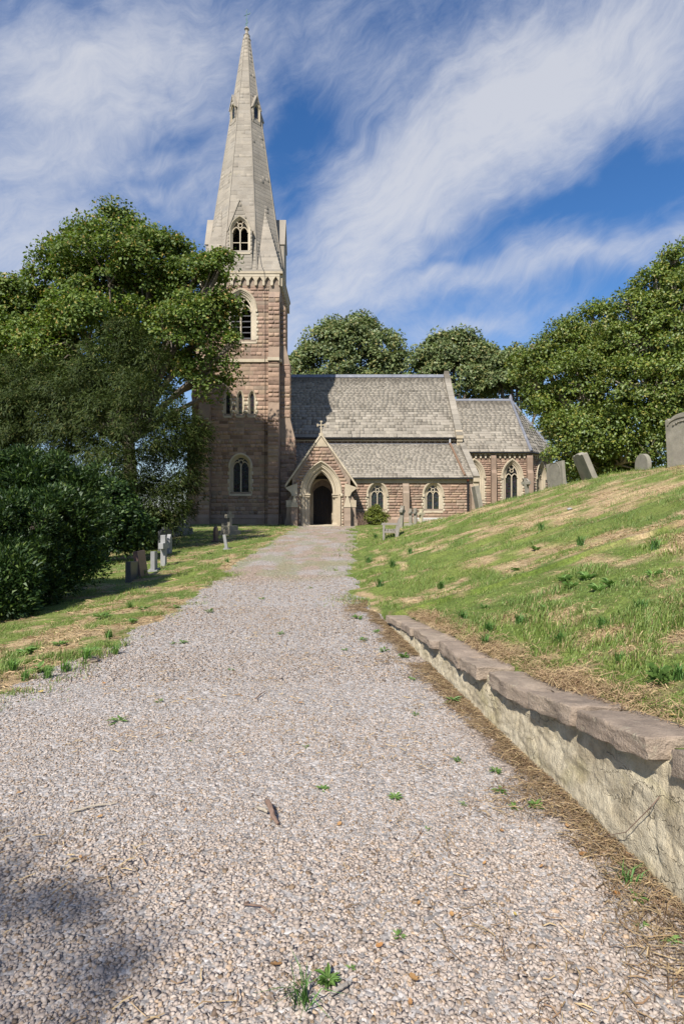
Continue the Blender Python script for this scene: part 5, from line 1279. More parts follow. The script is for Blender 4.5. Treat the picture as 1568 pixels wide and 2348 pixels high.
def make_tree(name, label, cat, base, blobs, trunk_r, leaf, mat, style, clumps, per, cr, bark='bark', group=None, limbs=True, extra=None, inner=0.25, twigs=0, flat=0.75):
    root = empty(name, base, label, cat, group); base = Vector(base)
    cen = sum((Vector(b[0]) for b in blobs), Vector()) / len(blobs); fork = Vector((base.x + (cen.x - base.x) * 0.3, base.y + (cen.y - base.y) * 0.3, base.z + (cen.z - base.z) * 0.45))
    tk = MB(); tk.tube([base - Vector((0, 0, 0.3)), base + Vector((0.03, 0, 0.25)), base.lerp(fork, 0.5) + Vector((0.08, 0.05, 0)), fork], [trunk_r * 1.5, trunk_r * 1.08, trunk_r * 0.9, trunk_r * 0.75], 10)
    tk.build('trunk', bark, root, True)
    if limbs:
        for i, (c, r_) in enumerate(blobs):
            c = Vector(c); m_ = fork.lerp(c, 0.5) + Vector((rnd.uniform(-0.5, 0.5), rnd.uniform(-0.5, 0.5), rnd.uniform(0.0, 0.6))) * min(1.0, r_[0] * 0.2)
            bm_ = MB(); bm_.tube([fork - Vector((0, 0, trunk_r * 0.6)), m_, c, c + Vector((rnd.uniform(-1, 1), rnd.uniform(-1, 1), 1.0)) * r_[2] * 0.5], [trunk_r * 0.55, trunk_r * 0.35, trunk_r * 0.2, trunk_r * 0.06], 7)
            for k in range(5):
                e = c + Vector(sphere_dirs(1)[0].tolist()) * r_[0] * 0.85
                bm_.tube([m_.lerp(c, rnd.uniform(0.3, 1.0)), c.lerp(e, 0.5) + Vector((0, 0, 0.2)), e], [trunk_r * 0.17, trunk_r * 0.10, trunk_r * 0.03], 5)
            bm_.build('branch', bark, root, True)
    P, o, cc = crown_points(blobs, clumps, per, cr, inner, flat, skirt=not limbs or style == 'yew')
    if isinstance(leaf, tuple): leaf, _ = leaf
    me = leaves_mesh('crown', P, o, leaf, style)
    cw_ = obj_np('crown', me, mat, parent=root, world=True)
    if twigs:
        tw_ = MB()
        for j in rng.choice(len(cc), twigs, replace=False):
            c = Vector(cc[j].tolist()); b_ = min(blobs, key=lambda q: (Vector(q[0]) - c).length)
            s_ = c.lerp(Vector(b_[0]), rnd.uniform(0.25, 0.5)); md = s_.lerp(c, 0.5) + Vector((rnd.uniform(-.15, .15), rnd.uniform(-.15, .15), rnd.uniform(-.1, .2)))
            tw_.tube([s_, md, c + (c - s_) * 0.1], [0.035, 0.028, 0.012], 4)
        tw_.build('twigs', bark, cw_, True, kind='stuff')
    if extra: extra(root, P, o)
    return root
def pxblobs(lst, D):
    r_ = []
    for b in lst:
        x, y, r0 = b[:3]; dy = b[3] if len(b) > 3 else 0.0; Y = D + dy; s = Y / F; ry = b[4] if len(b) > 4 else 1.0
        r_.append(((xp(x, Y), Y, zp(y, Y)), (r0 * s, r0 * s * 0.9, r0 * s * ry)))
    return r_
def keys(root, P, o):
    k = rng.choice(len(P), 8000, replace=False); k = k[(o[k, 2] > -0.3)]
    obj_np('seed_cluster', leaves_mesh('seed_cluster', P[k] + o[k] * 0.12, o[k] * 0.2 + np.array([0, 0, -0.6]), 0.16, 'leaf'), 'sycamore_key', parent=root, world=True, kind='stuff')
D = 33.0; bx = xp(300, D)
make_tree('sycamore_tree', 'large broad sycamore with golden seed clusters standing beside the tower', 'tree', (bx, D, Hs(bx, D)),
          pxblobs([(262, 545, 58), (250, 640, 118, -1), (145, 665, 82), (350, 615, 80, -1), (55, 705, 66), (5, 770, 98, 1), (-70, 820, 110), (440, 655, 72, -1), (495, 640, 34, -2.5), (498, 715, 38, -2),
                    (465, 760, 70, -1), (535, 790, 20, -2.5), (390, 780, 110, -2), (200, 790, 130, -2), (80, 860, 110, -1), (470, 860, 60, -1.5), (505, 890, 26, -2), (330, 880, 110, 0), (500, 610, 28, -2), (205, 548, 32), (320, 545, 34), (60, 930, 70, 0), (160, 900, 80, 1), (300, 700, 90, 1), (120, 760, 90, 1), (390, 700, 60, 0)], D),
          0.42, 0.170, 'sycamore_leaf', 'broad', 1250, 118, 0.85, inner=0.42, extra=keys, twigs=60)
D = 25.0; bx = xp(290, D)
make_tree('yew_tree', 'tall dark drooping yew in front of the sycamore, by the gravestones', 'tree', (bx, D, Hs(bx, D)),
          pxblobs([(290, 800, 52, 0, 1.1), (240, 860, 70), (330, 870, 70), (180, 950, 95, -1), (310, 970, 105, -2), (395, 1000, 52, -1.5), (80, 980, 100), (-10, 1010, 100), (240, 1080, 120, -2), (100, 1090, 110, -1),
                    (410, 960, 30, -1), (425, 1000, 34, -1), (450, 1010, 22, -1), (440, 1052, 24, -1), (400, 1080, 48, -1.5), (380, 1140, 50, -1.5), (330, 1170, 85, -2), (200, 1180, 100, -1), (395, 1185, 35, -1), (300, 1220, 60, -1), (360, 1215, 34, -0.5), (420, 1120, 24, -1), (30, 900, 70, 1), (120, 900, 60, 1), (60, 1150, 90, 0), (-20, 930, 70, 0), (60, 960, 60, -1), (150, 1000, 60, -1)], D),
          0.45, 0.155, 'yew_needle', 'yew', 1300, 150, 0.62, inner=0.25, flat=0.9, limbs=False)
D = 19.0; bx = xp(240, D)
make_tree('holly_bush', 'dense green bush at the foot of the yew behind the gravestones', 'bush', (bx, D, Hs(bx, D)),
          pxblobs([(255, 1200, 62), (190, 1210, 70), (300, 1215, 38, 0.5), (240, 1150, 50)], D), 0.08, 0.13, 'bush_leaf', 'leaf', 520, 60, 0.42, limbs=False)
D = 11.5; bx = xp(70, D)
make_tree('yew_bush', 'big dark green feathery bush with low skirts at the edge of the lawn', 'bush', (bx, D, Hs(bx, D)),
          pxblobs([(70, 1130, 66), (150, 1110, 36, 0.8), (180, 1125, 34, 0.3), (205, 1100, 16, 0.4), (10, 1120, 66), (-80, 1160, 100), (120, 1200, 78, -0.4), (30, 1240, 95, -1.2), (170, 1210, 40, -0.3), (-60, 1290, 110, -1.6), (90, 1290, 60, -0.9), (20, 1330, 60, -2.0), (165, 1270, 36, -0.2), (215, 1230, 14, 0), (225, 1260, 12, 0), (215, 1300, 12, 0), (130, 1065, 14), (60, 1055, 20), (232, 1085, 9, .3), (225, 1175, 13), (195, 1160, 18), (100, 1350, 22, -1.2), (20, 1365, 48, -2.2), (90, 1335, 42, -1.0), (150, 1315, 34, -0.4), (-60, 1390, 60, -2.6), (200, 1300, 24, 0.4)], D),
          0.12, 0.075, 'bush_leaf', 'spray', 1050, 130, 0.27, limbs=False, inner=0.2, twigs=50)
# oaks beyond the bank
D = 34.0; bx = xp(1400, D)
make_tree('oak_tree', 'wide oak with low sweeping branches overhanging the apse roof', 'tree', (bx, D, Hs(bx, D)),
          pxblobs([(1370, 800, 78), (1300, 815, 62), (1250, 845, 42), (1215, 860, 22, 1), (1330, 900, 105, -1), (1430, 850, 95, -1), (1290, 930, 48, 0), (1272, 985, 26, -1), (1308, 1010, 38, -2), (1340, 1000, 80, -2), (1420, 1000, 90, -2), (1290, 1035, 22, -2), (1330, 1060, 50, -2), (1430, 1060, 60, -2), (1360, 735, 34), (1310, 770, 30), (1225, 800, 20), (1185, 835, 16, 2), (1318, 1080, 34, -1), (1350, 1090, 45, 0), (1420, 1090, 50, 0), (1290, 1085, 20, 2), (1480, 1085, 45, 0)], D),
          0.45, 0.170, 'oak_leaf', 'leaf', 680, 145, 0.78, 'pale_bark', 'oaks beyond the bank', twigs=110)
D = 31.0; bx = xp(1560, D)
make_tree('oak_tree', 'taller oak rising behind the large carved headstone', 'tree', (bx, D, Hs(bx, D)),
          pxblobs([(1540, 690, 80), (1590, 640, 78), (1470, 740, 62), (1440, 790, 50), (1520, 800, 105), (1620, 760, 130), (1480, 890, 90, -1), (1570, 900, 110, -1), (1640, 900, 130), (1520, 990, 85, -1), (1600, 1000, 90, -1), (1480, 1040, 50, -1), (1440, 700, 26), (1500, 650, 34), (1540, 600, 26)], D),
          0.45, 0.170, 'oak_leaf', 'leaf', 560, 135, 0.78, 'pale_bark', 'oaks beyond the bank', twigs=90)
# trees behind the church
D = 66.0; bx = xp(810, D)
make_tree('maple_tree', 'rounded tree with orange tinged leaves rising behind the nave ridge', 'tree', (bx, D, Hs(bx, D)),
          pxblobs([(805, 790, 62), (750, 800, 48), (715, 835, 45), (690, 860, 40), (860, 810, 52), (890, 850, 48), (925, 850, 32), (800, 870, 90), (730, 910, 80), (880, 920, 80), (830, 765, 32), (770, 770, 30), (915, 820, 14)], D),
          0.5, 0.29, 'far_leaf', 'far', 350, 135, 1.35, group='trees behind the church', limbs=True)
D = 62.0; bx = xp(1045, D)
make_tree('maple_tree', 'rounded tree rising behind the chancel roof beside the stone gable', 'tree', (bx, D, Hs(bx, D)),
          pxblobs([(1040, 825, 50), (1000, 830, 48), (1085, 830, 46), (970, 850, 34), (1110, 860, 40), (1040, 890, 80), (1120, 910, 50), (1010, 795, 24), (1060, 795, 26), (960, 900, 50)], D),
          0.5, 0.29, 'far_leaf', 'far', 260, 135, 1.3, group='trees behind the church')
D = 58.0; bx = xp(1190, D)
make_tree('maple_tree', 'smaller tree filling the gap between the apse and the oak', 'tree', (bx, D, Hs(bx, D)),
          pxblobs([(1165, 850, 34), (1190, 870, 44), (1150, 890, 40), (1235, 925, 36), (1285, 980, 36), (1180, 830, 22)], D), 0.4, 0.28, 'far_leaf', 'far', 160, 125, 1.15, group='trees behind the church')
# the tree behind the photographer whose shade reaches the near corner of the gravel
make_tree('ash_tree', 'tall leafy tree behind the viewpoint casting shade on the near gravel', 'tree', (-9.4, -13.2, Hs(-9.4, -13.2)),
          [((-8.0, -11.62, 14.0), (1.4, 1.3, 1.1)), ((-9.6, -12.9, 15.2), (1.7, 1.7, 1.4)), ((-9.3, -13.6, 13.4), (1.8, 1.7, 1.6)), ((-10.6, -12.6, 12.6), (1.8, 1.7, 1.5))], 0.28, 0.17, 'sycamore_leaf', 'leaf', 340, 60, 0.6)
# clipped bush by the porch
D = 38.9; bx = xp(862, D)
make_tree('box_bush', 'small rounded yellow-green bush against the aisle wall', 'bush', (bx, D, Hs(bx, D)),
          pxblobs([(861, 1184, 20, 0, 1.0), (849, 1190, 15), (874, 1188, 17, -0.2), (862, 1172, 13), (853, 1178, 13)], D), 0.05, 0.085, 'box_leaf', 'leaf', 260, 34, 0.20, limbs=False)
br = empty('brushwood', on_ground(826, 38.7), 'pile of dry bare twigs between the porch and the small bush', 'twigs')
tb_ = MB()
for i in range(60):
    a = Vector((xp(829 + rnd.uniform(-8, 12), 38.7), 38.7 + rnd.uniform(-0.3, 0.3), 0.55)); e = a + Vector((rnd.uniform(-0.5, 0.3), rnd.uniform(-0.3, 0.3), rnd.uniform(0.3, 1.0)))
    tb_.tube([a, a.lerp(e, 0.5) + Vector((0.06, 0, 0.05)), e], [0.014, 0.011, 0.005], 4)
tb_.build('stick_bundle', 'dead_wood', br, True, kind='stuff')

# ------------------------------------------------------------------ gravestones
def outline(w, h, top):
    hw = w / 2
    if top == 'flat': t_ = [(hw, h), (-hw, h)]
    elif top == 'round': t_ = [(hw * math.cos(a), h - hw + hw * math.sin(a)) for a in np.linspace(0, math.pi, 15)]
    elif top == 'segment': t_ = [(hw * (1 - 2 * k / 10), h - 0.16 * w * (1 - 2 * k / 10) ** 2) for k in range(11)]
    elif top == 'ogee': t_ = [(hw, h * 0.80), (hw * 0.82, h * 0.86), (hw * 0.45, h * 0.90), (hw * 0.2, h), (-hw * 0.2, h), (-hw * 0.45, h * 0.90), (-hw * 0.82, h * 0.86), (-hw, h * 0.80)]
    elif top == 'shoulder': t_ = [(hw, h * 0.90), (hw * 0.86, h * 0.93), (hw * 0.78, h * 0.87)] + [(hw * 0.74 * math.cos(a), h * 0.88 + h * 0.12 * math.sin(a)) for a in np.linspace(0.12, math.pi - 0.12, 11)] + [(-hw * 0.78, h * 0.87), (-hw * 0.86, h * 0.93), (-hw, h * 0.90)]
    elif top == 'wave': t_ = [(hw, h * 0.94), (hw * 0.75, h * 0.97), (hw * 0.5, h * 0.95), (hw * 0.25, h), (-hw * 0.25, h), (-hw * 0.5, h * 0.95), (-hw * 0.75, h * 0.97), (-hw, h * 0.94)]
    elif top == 'slant': t_ = [(hw, h * 0.93), (-hw, h)]
    return [(-hw, -0.35), (hw, -0.35)] + t_
def gravestone(label, pos, w, h, th, top, mat, yaw=90, lean=0, nod=0, relief=None, base=None, group=None):
    """broad side across local x, thickness along local y"""
    rot = (R(nod), R(0), R(yaw))
    root = empty('gravestone', pos, label, 'gravestone', group, (0, 0, R(yaw))) 
    p = outline(w, h, top); mb = MB(); mb.prism([(x, -th / 2, z) for x, z in p], [(x, th / 2, z) for x, z in p])
    s = mb.build('slab', mat, root, bevel=min(0.012, th * 0.12)); s.rotation_euler = (R(lean), R(nod), 0)
    if relief == 'arch':
        A = arch(w * 0.36, w * 0.30, h * 0.62, h * 0.12); r_ = MB(); bar(r_, Fr((0, -th / 2, 0), (1, 0, 0), (0, 0, 1), (0, -1, 0)), A, 0.02, -0.01, 0.012); bar(r_, Fr((0, th / 2, 0), (-1, 0, 0), (0, 0, 1), (0, 1, 0)), A, 0.02, -0.01, 0.012); r_.build('carved_arch', mat, s)
    if relief == 'scroll':
        A = [(w * 0.42 * math.cos(a), h * 0.80 + h * 0.13 * math.sin(a)) for a in np.linspace(0.0, math.pi, 14)]; r_ = MB()
        for f in (Fr((0, -th / 2, 0), (1, 0, 0), (0, 0, 1), (0, -1, 0)), Fr((0, th / 2, 0), (-1, 0, 0), (0, 0, 1), (0, 1, 0))):
            bar(r_, f, A, 0.05, -0.01, 0.03)
            for k in range(16):
                a = 0.3 + k * 0.16; r_.lathe([(0.0, -0.03), (0.045, 0.0), (0.0, 0.03)], tuple(f.p(w * 0.30 * math.cos(a) * (1 + 0.15 * math.sin(k * 2.3)), h * 0.74 + h * 0.10 * math.sin(a), 0.0)), 6)
        r_.build('carved_border', mat, s)
    if relief == 'lines':
        r_ = MB()
        for k in range(9):
            ww = w * (0.25 + 0.12 * math.sin(k * 2.1)); f = Fr((0, th / 2, 0), (-1, 0, 0), (0, 0, 1), (0, 1, 0)); fbox(r_, f, -ww, ww, h * (0.86 - 0.075 * k), h * (0.875 - 0.075 * k), 0.0, 0.003)
        r_.build('inscription_rows', 'pale_granite', s)
    if base: MB().box(-w * 0.62, w * 0.62, -th * 1.1, th * 1.1, -0.3, base).build('base', mat, root)
    return root
def cross_stone(label, pos, w, h, th, mat, yaw=80, plinth=None, arm=0.68, ring=False, lean=0, taper=1.0):
    root = empty('gravestone', pos, label, 'gravestone', None, (0, 0, R(yaw)))
    z0 = sum(p_[1] for p_ in plinth) if plinth else -0.35; c = h * arm; b = w * 0.15; hw = w / 2
    p = [(-b * taper * 1.15, z0), (b * taper * 1.15, z0), (b, c - b), (hw, c - b), (hw, c + b), (b, c + b), (b, h), (-b, h), (-b, c + b), (-hw, c + b), (-hw, c - b), (-b, c - b)]
    mb = MB(); mb.prism([(x, -th / 2, z) for x, z in p], [(x, th / 2, z) for x, z in p]); s = mb.build('cross', mat, root, bevel=0.008); s.rotation_euler = (R(lean), 0, 0)
    if ring:
        r_ = MB(); bar(r_, Fr((0, -th * 0.38, 0), (1, 0, 0), (0, 0, 1), (0, -1, 0)), [(w * 0.36 * math.cos(a), c + w * 0.36 * math.sin(a)) for a in np.linspace(0, 2 * math.pi, 17)[:-1]], w * 0.12, -th * 0.76, 0.0, True); r_.build('ring', mat, s)
    z = -0.3
    for i, (ww, hh) in enumerate(plinth or []):
        top = sum(q[1] for q in plinth[:i + 1]); MB().box(-ww / 2, ww / 2, -ww * 0.4, ww * 0.4, z, top).build('plinth', mat, root, bevel=0.01); z = top - 0.002
    return root
gp_ = ground_px
def hpx(px, Y): return px * Y / F
def GS_(label, px, py, top_y, w, th, top, mat, **kw):
    p = gp_(px, py); return gravestone(label, p, w, hpx(py - top_y, p.y) * 1.0, th, top, mat, **kw)
# lawn beside the path
GS_('short dark granite headstone nearest the dark bush', 303, 1329, 1286, 0.55, 0.13, 'slant', 'dark_granite', yaw=92)
GS_('tilted reddish dark headstone just behind the short granite one', 327, 1321, 1263, 0.55, 0.12, 'flat', 'red_granite', yaw=90, lean=-8, nod=0)
GS_('pale upright headstone with square top beside the stone cross', 354, 1309, 1263, 0.6, 0.11, 'slant', 'pale_granite', yaw=101, base=0.05)
p = gp_(376, 1298); cross_stone('pale stone cross with square arms on the lawn by the path', p, 0.55, hpx(71, p.y), 0.14, 'pale_granite', 90, None, 0.66)
GS_('pale headstone with curved shoulder right behind the stone cross', 389, 1270, 1225, 0.7, 0.13, 'ogee', 'pale_granite', yaw=100)
GS_('dark grey headstone with stepped pointed top under the yew', 379, 1262, 1208, 0.7, 0.15, 'ogee', 'dark_granite', yaw=70)
GS_('black polished headstone with pale lettering rows beneath the yew', 354, 1254, 1214, 0.7, 0.09, 'flat', 'dark_granite', yaw=150, relief='lines')
GS_('thin pale headstone with rounded top behind the black lettered one', 364, 1240, 1201, 0.5, 0.10, 'round', 'grey_gravestone', yaw=96)
GS_('dark slab with square top next to the thin pale headstone', 372, 1242, 1204, 0.5, 0.09, 'flat', 'dark_granite', yaw=98)
GS_('small leaning pale headstone in the deep shade under the trees', 385, 1222, 1199, 0.5, 0.10, 'round', 'grey_gravestone', yaw=76, nod=8)
p = gp_(416, 1226); cross_stone('tall grey stone cross on a plinth in the shade left of the tower', p, 0.75, hpx(49, p.y), 0.2, 'grey_gravestone', 40, [(1.0, 0.35), (0.75, 0.25)], 0.78)
GS_('rounded brown headstone on the lawn in front of the tower', 495, 1241, 1207, 0.5, 0.12, 'round', 'red_granite', yaw=88, base=0.04)
GS_('leaning pale slab with broken base on the lawn before the tower', 520, 1259, 1225, 0.45, 0.11, 'slant', 'pale_granite', yaw=100, nod=0, lean=-9, base=0.03)
GS_('slim grey slab close beside the stepped cross', 515, 1226, 1200, 0.5, 0.12, 'flat', 'grey_gravestone', yaw=80)
p = gp_(527, 1227); cross_stone('tall stone cross on a stepped base in front of the tower plinth', p, 0.62, hpx(54, p.y), 0.17, 'grey_gravestone', 62, [(0.95, 0.25), (0.72, 0.25)], 0.80)
# along the bank
def BS(label, px, Y, wpx, hpx_, top, mat, **kw):
    p = on_ground(px, Y); return gravestone(label, p, kw.pop('w'), hpx(hpx_, Y), kw.pop('th', 0.13), top, mat, **kw)
BS('large worn headstone with carved curved top partly in shade on the bank top', 1577, 17.5, 60, 120, 'shoulder', 'grey_gravestone', w=1.35, th=0.16, yaw=110, lean=-4, relief='scroll')
BS('small round topped headstone alone on the crest of the bank', 1473, 20.0, 36, 37, 'round', 'grey_gravestone', w=0.72, th=0.15, yaw=96)
BS('heavy headstone with wavy top leaning far over on the crest', 1352, 21.0, 50, 66, 'wave', 'grey_gravestone', w=0.80, th=0.20, yaw=95, lean=-24)
BS('wide flat topped headstone with an incised arch beside the apse', 1276, 22.5, 40, 58, 'slant', 'grey_gravestone', w=1.1, th=0.13, yaw=102, lean=-5, relief='arch')
p = on_ground(1208, 24.5); cross_stone('small ringed stone cross leaning before the chancel windows', p, 0.42, hpx(38, 24.5), 0.14, 'grey_gravestone', 118, None, 0.72, True, -8)
BS('thick leaning slab standing against the end of the aisle', 1099, 25.5, 20, 56, 'flat', 'grey_gravestone', w=0.60, th=0.20, yaw=93, lean=-11)
p = on_ground(965, 32.0); cross_stone('buff lichened stone cross in front of the aisle window', p, 0.42, hpx(40, 32.0), 0.20, 'buff_gravestone', 35, [(0.5, 0.12)], 0.72)
p = on_ground(952, 33.0); cross_stone('slender grey stone cross between two others by the aisle window', p, 0.36, hpx(42, 33.0), 0.17, 'grey_gravestone', 55, [(0.5, 0.15)], 0.75)
p = on_ground(941, 34.0); cross_stone('short grey stone cross on a block near the aisle buttress', p, 0.36, hpx(40, 34.0), 0.17, 'grey_gravestone', 55, [(0.65, 0.18)], 0.78)
p = on_ground(919, 28.0); cross_stone('weathered rounded stone cross standing just behind the wooden bench', p, 0.40, hpx(52, 28.0), 0.18, 'grey_gravestone', 62, None, 0.76, True, 4)

# ------------------------------------------------------------------ benches
def bench(label, pos, length, depth, seat_h, back_h, mat, yaw, slats, vertical=False, arms=True):
    root = empty('bench', pos, label, 'bench', None, (0, 0, R(yaw)))     # sits facing local -y, length along x
    hl = length / 2
    for sx in (-1, 1):
        MB().box(sx * hl - 0.035, sx * hl + 0.035, -depth / 2, -depth / 2 + 0.07, -0.2, seat_h + 0.20).build('front_leg', mat, root, bevel=0.006)
        lb = MB(); lb.prism([(sx * hl - 0.035, y, z) for y, z in ((depth / 2 - 0.10, -0.2), (depth / 2 - 0.03, -0.2), (depth / 2 + 0.12, back_h), (depth / 2 + 0.05, back_h), (depth / 2 - 0.08, seat_h))], [(sx * hl + 0.035, y, z) for y, z in ((depth / 2 - 0.10, -0.2), (depth / 2 - 0.03, -0.2), (depth / 2 + 0.12, back_h), (depth / 2 + 0.05, back_h), (depth / 2 - 0.08, seat_h))])
        lb.build('back_leg', mat, root)
        if arms: MB().box(sx * hl - 0.045, sx * hl + 0.045, -depth / 2 - 0.05, depth / 2 + 0.06, seat_h + 0.20, seat_h + 0.245).build('arm_rest', mat, root, bevel=0.006)
        MB().box(sx * hl - 0.03, sx * hl + 0.03, -depth / 2 + 0.07, depth / 2 - 0.1, seat_h - 0.09, seat_h - 0.02).build('side_rail', mat, root)
    for k in range(5): y = -depth / 2 + 0.03 + k * (depth - 0.12) / 4; MB().box(-hl, hl, y - 0.035, y + 0.035, seat_h - 0.02, seat_h + 0.01).build('seat_slat', mat, root)
    if vertical:
        MB().box(-hl, hl, depth / 2 + 0.03, depth / 2 + 0.08, back_h - 0.07, back_h + 0.02).build('top_rail', mat, root)
        n_ = slats
        for k in range(n_):
            x = -hl + 0.08 + (length - 0.16) * k / (n_ - 1); MB().box(x - 0.022, x + 0.022, depth / 2 + 0.035, depth / 2 + 0.06, seat_h + 0.03, back_h - 0.07).build('back_slat', mat, root)
    else:
        for k in range(slats):
            z = seat_h + 0.12 + k * (back_h - seat_h - 0.2) / max(1, slats - 1); y = depth / 2 - 0.04 + (z - seat_h) * 0.30; MB().box(-hl, hl, y - 0.015, y + 0.015, z, z + 0.07).build('back_slat', mat, root)
    return root
p = on_ground(896, 21.0); p.z = Hs(p.x - 0.2, p.y) - 0.08
bench('weathered grey wooden bench seen end on at the foot of the bank', p + Vector((0.05, 0.9, 0.0)), 1.6, 0.55, 0.42, 0.86, 'weathered_wood', -95, 4)
p = on_ground(984, 38.6); bench('white painted slatted bench by the aisle wall behind the stone crosses', (xp(984, 38.6), 38.6, zp(1188, 38.6) - 0.92), 2.0, 0.5, 0.42, 0.92, 'white_paint', 0, 17, True)

# ------------------------------------------------------------------ small things on the gravel and in the grass
def weed(label, pos, rad, n, mat='weed_leaf', up=0.5, wide=0.30, group=None, name='weed', tall=1.0):
    mb = MB(); rad = rad * 0.78
    for i in range(n):
        a = rnd.uniform(0, 2 * math.pi); L = rad * rnd.uniform(0.5, 1.1); e = rnd.uniform(0.15, 1.0) * up
        d = Vector((math.cos(a), math.sin(a), 0)); s = Vector((-d.y, d.x, 0)); o = d * rad * 0.08 + s * rnd.uniform(-0.2, 0.2) * rad + Vector((0, 0, rnd.uniform(0, 0.35) * rad * tall))
        w = L * wide * rnd.uniform(0.6, 1.0); z = Vector((0, 0, 1))
        mb.add([o, o + d * L * 0.3 + s * w * 0.5 + z * L * e * 0.45, o + d * L * 0.55 + s * w * 0.42 + z * L * e * 0.7, o + d * L + z * L * e * 0.62, o + d * L * 0.55 - s * w * 0.42 + z * L * e * 0.7, o + d * L * 0.3 - s * w * 0.5 + z * L * e * 0.45], [(0, 1, 2, 3), (0, 3, 4, 5)])
    return mb.build(name, mat, loc=pos, label=label, cat='weed', group=group)
WG = 'small weeds dotted over the gravel'
for x, y, r_, n_ in [(905, 1832, .055, 22), (740, 1812, .05, 16), (1050, 1747, .05, 22), (1135, 1772, .06, 20), (1145, 1818, .06, 18), (1180, 1855, .05, 14), (915, 2152, .04, 16), (805, 2225, .03, 12), (645, 1455, .08, 14), (790, 1492, .06, 12), (480, 1405, .12, 16), (830, 1470, .10, 16),
                     (365, 1612, .05, 9), (440, 1702, .03, 8), (530, 1538, .05, 9), (395, 1478, .07, 10), (710, 1350, .10, 12), (880, 1495, .09, 14), (945, 1560, .06, 12), (980, 1905, .03, 9), (700, 1715, .035, 8), (1065, 1850, .04, 10), (950, 1640, .05, 10), (600, 1375, .10, 12), (820, 1420, .13, 18), (865, 1450, .1, 14)]:
    weed('small green weed sprouting on its own from the open gravel', gp_(x, y), r_, n_, group=WG)
for x, y, r_, n_ in [(928, 1508, .10, 26), (1035, 1612, .10, 18), (1228, 1852, .07, 26), (1465, 2065, .055, 22), (1535, 2165, .05, 14), (1470, 2128, .04, 12)]:
    weed('leafy green weed growing in dead grass at the foot of the wall', gp_(x, y), r_, n_, group='weeds along the foot of the wall')
weed('bushy green weed beside the grass tuft on the near gravel', gp_(752, 2258), 0.055, 60, up=0.8)
weed('flat green sprig with spread leaves lying on the gravel', gp_(272, 1657), 0.11, 12, up=0.15, wide=0.22)
for x, y, r_, n_ in [(1290, 1335, .15, 30), (1345, 1330, .15, 30), (1400, 1345, .12, 26), (1228, 1262, .13, 26), (1110, 1395, .08, 18), (1030, 1330, .10, 18), (1495, 1325, .12, 24), (1250, 1400, .09, 18), (1180, 1310, .11, 18), (1310, 1350, .12, 24), (1370, 1355, .12, 24)]:
    weed('broad leaved dark green dock plant growing in the bank grass', gp_(x, y), r_, n_, 'weed_leaf', up=0.9, wide=0.42, group='dock plants on the bank', name='dock_plant')
weed('tall feathery ragwort growing above the coping stones', gp_(1510, 1575), 0.085, 110, 'weed_leaf', up=1.6, wide=0.2, name='ragwort_plant', tall=3.0)
for x, y, r_, n_ in [(60, 1500, .2, 22), (210, 1500, .16, 20), (140, 1480, .16, 18), (300, 1430, .16, 14), (235, 1420, .2, 16), (480, 1270, .2, 10), (95, 1540, .16, 18), (420, 1475, .1, 12), (330, 1400, .16, 14), (400, 1395, .16, 14)]:
    weed('leafy low weed growing in the lawn grass left of the path', gp_(x, y), r_, n_, 'weed_leaf', up=0.5, wide=0.42, group='weeds in the lawn')
def tuft(label, pos, h, n, spread=0.6, name='grass_tuft', group=None, c0=(0.09, 0.19, 0.04)):
    a = rng.uniform(0, 2 * np.pi, n); P = np.stack([rng.normal(0, h * 0.12, n), rng.normal(0, h * 0.12, n), np.full(n, -0.005)], 1)
    o = blades(P, h * rng.uniform(0.5, 1.1, n), np.full(n, h * 0.055), rng.uniform(0.3, 1.3, n) * spread, a, np.array([c0]) * rng.uniform(0.7, 1.4, (n, 1)), name=name, label=label, cat='grass', group=group); o.location = pos; return o
tuft('long bladed green grass tuft rooted in the near gravel', gp_(695, 2305), 0.105, 30, 1.25)
tuft('green grass tuft in dead stalks close to the wall foot', gp_(1440, 2030), 0.10, 26, 1.0)
for x, y, h in [(940, 1270, .22), (900, 1300, .22), (870, 1345, .2), (1010, 1350, .18), (1120, 1450, .14), (1060, 1420, .14), (1280, 1475, .12), (1190, 1430, .14), (1380, 1440, .12), (1420, 1520, .1), (1470, 1400, .13), (860, 1235, .28), (845, 1290, .24), (1330, 1250, .2), (1240, 1215, .2), (1500, 1260, .18), (1110, 1480, .13), (1555, 1560, .12)]:
    tuft('taller lush green grass clump standing up on the bank', gp_(x, y), h, 60, 0.8, group='grass clumps on the bank')
for x, y, h in [(200, 1520, .2), (150, 1540, .16), (60, 1560, .14), (300, 1395, .16), (250, 1465, .16), (520, 1290, .2), (330, 1320, .2), (30, 1540, .16), (265, 1500, .15), (110, 1555, .14)]:
    tuft('brighter tall grass clump standing up on the lawn', gp_(x, y), h, 50, 0.7, group='grass clumps on the lawn', c0=(0.13, 0.24, 0.05))
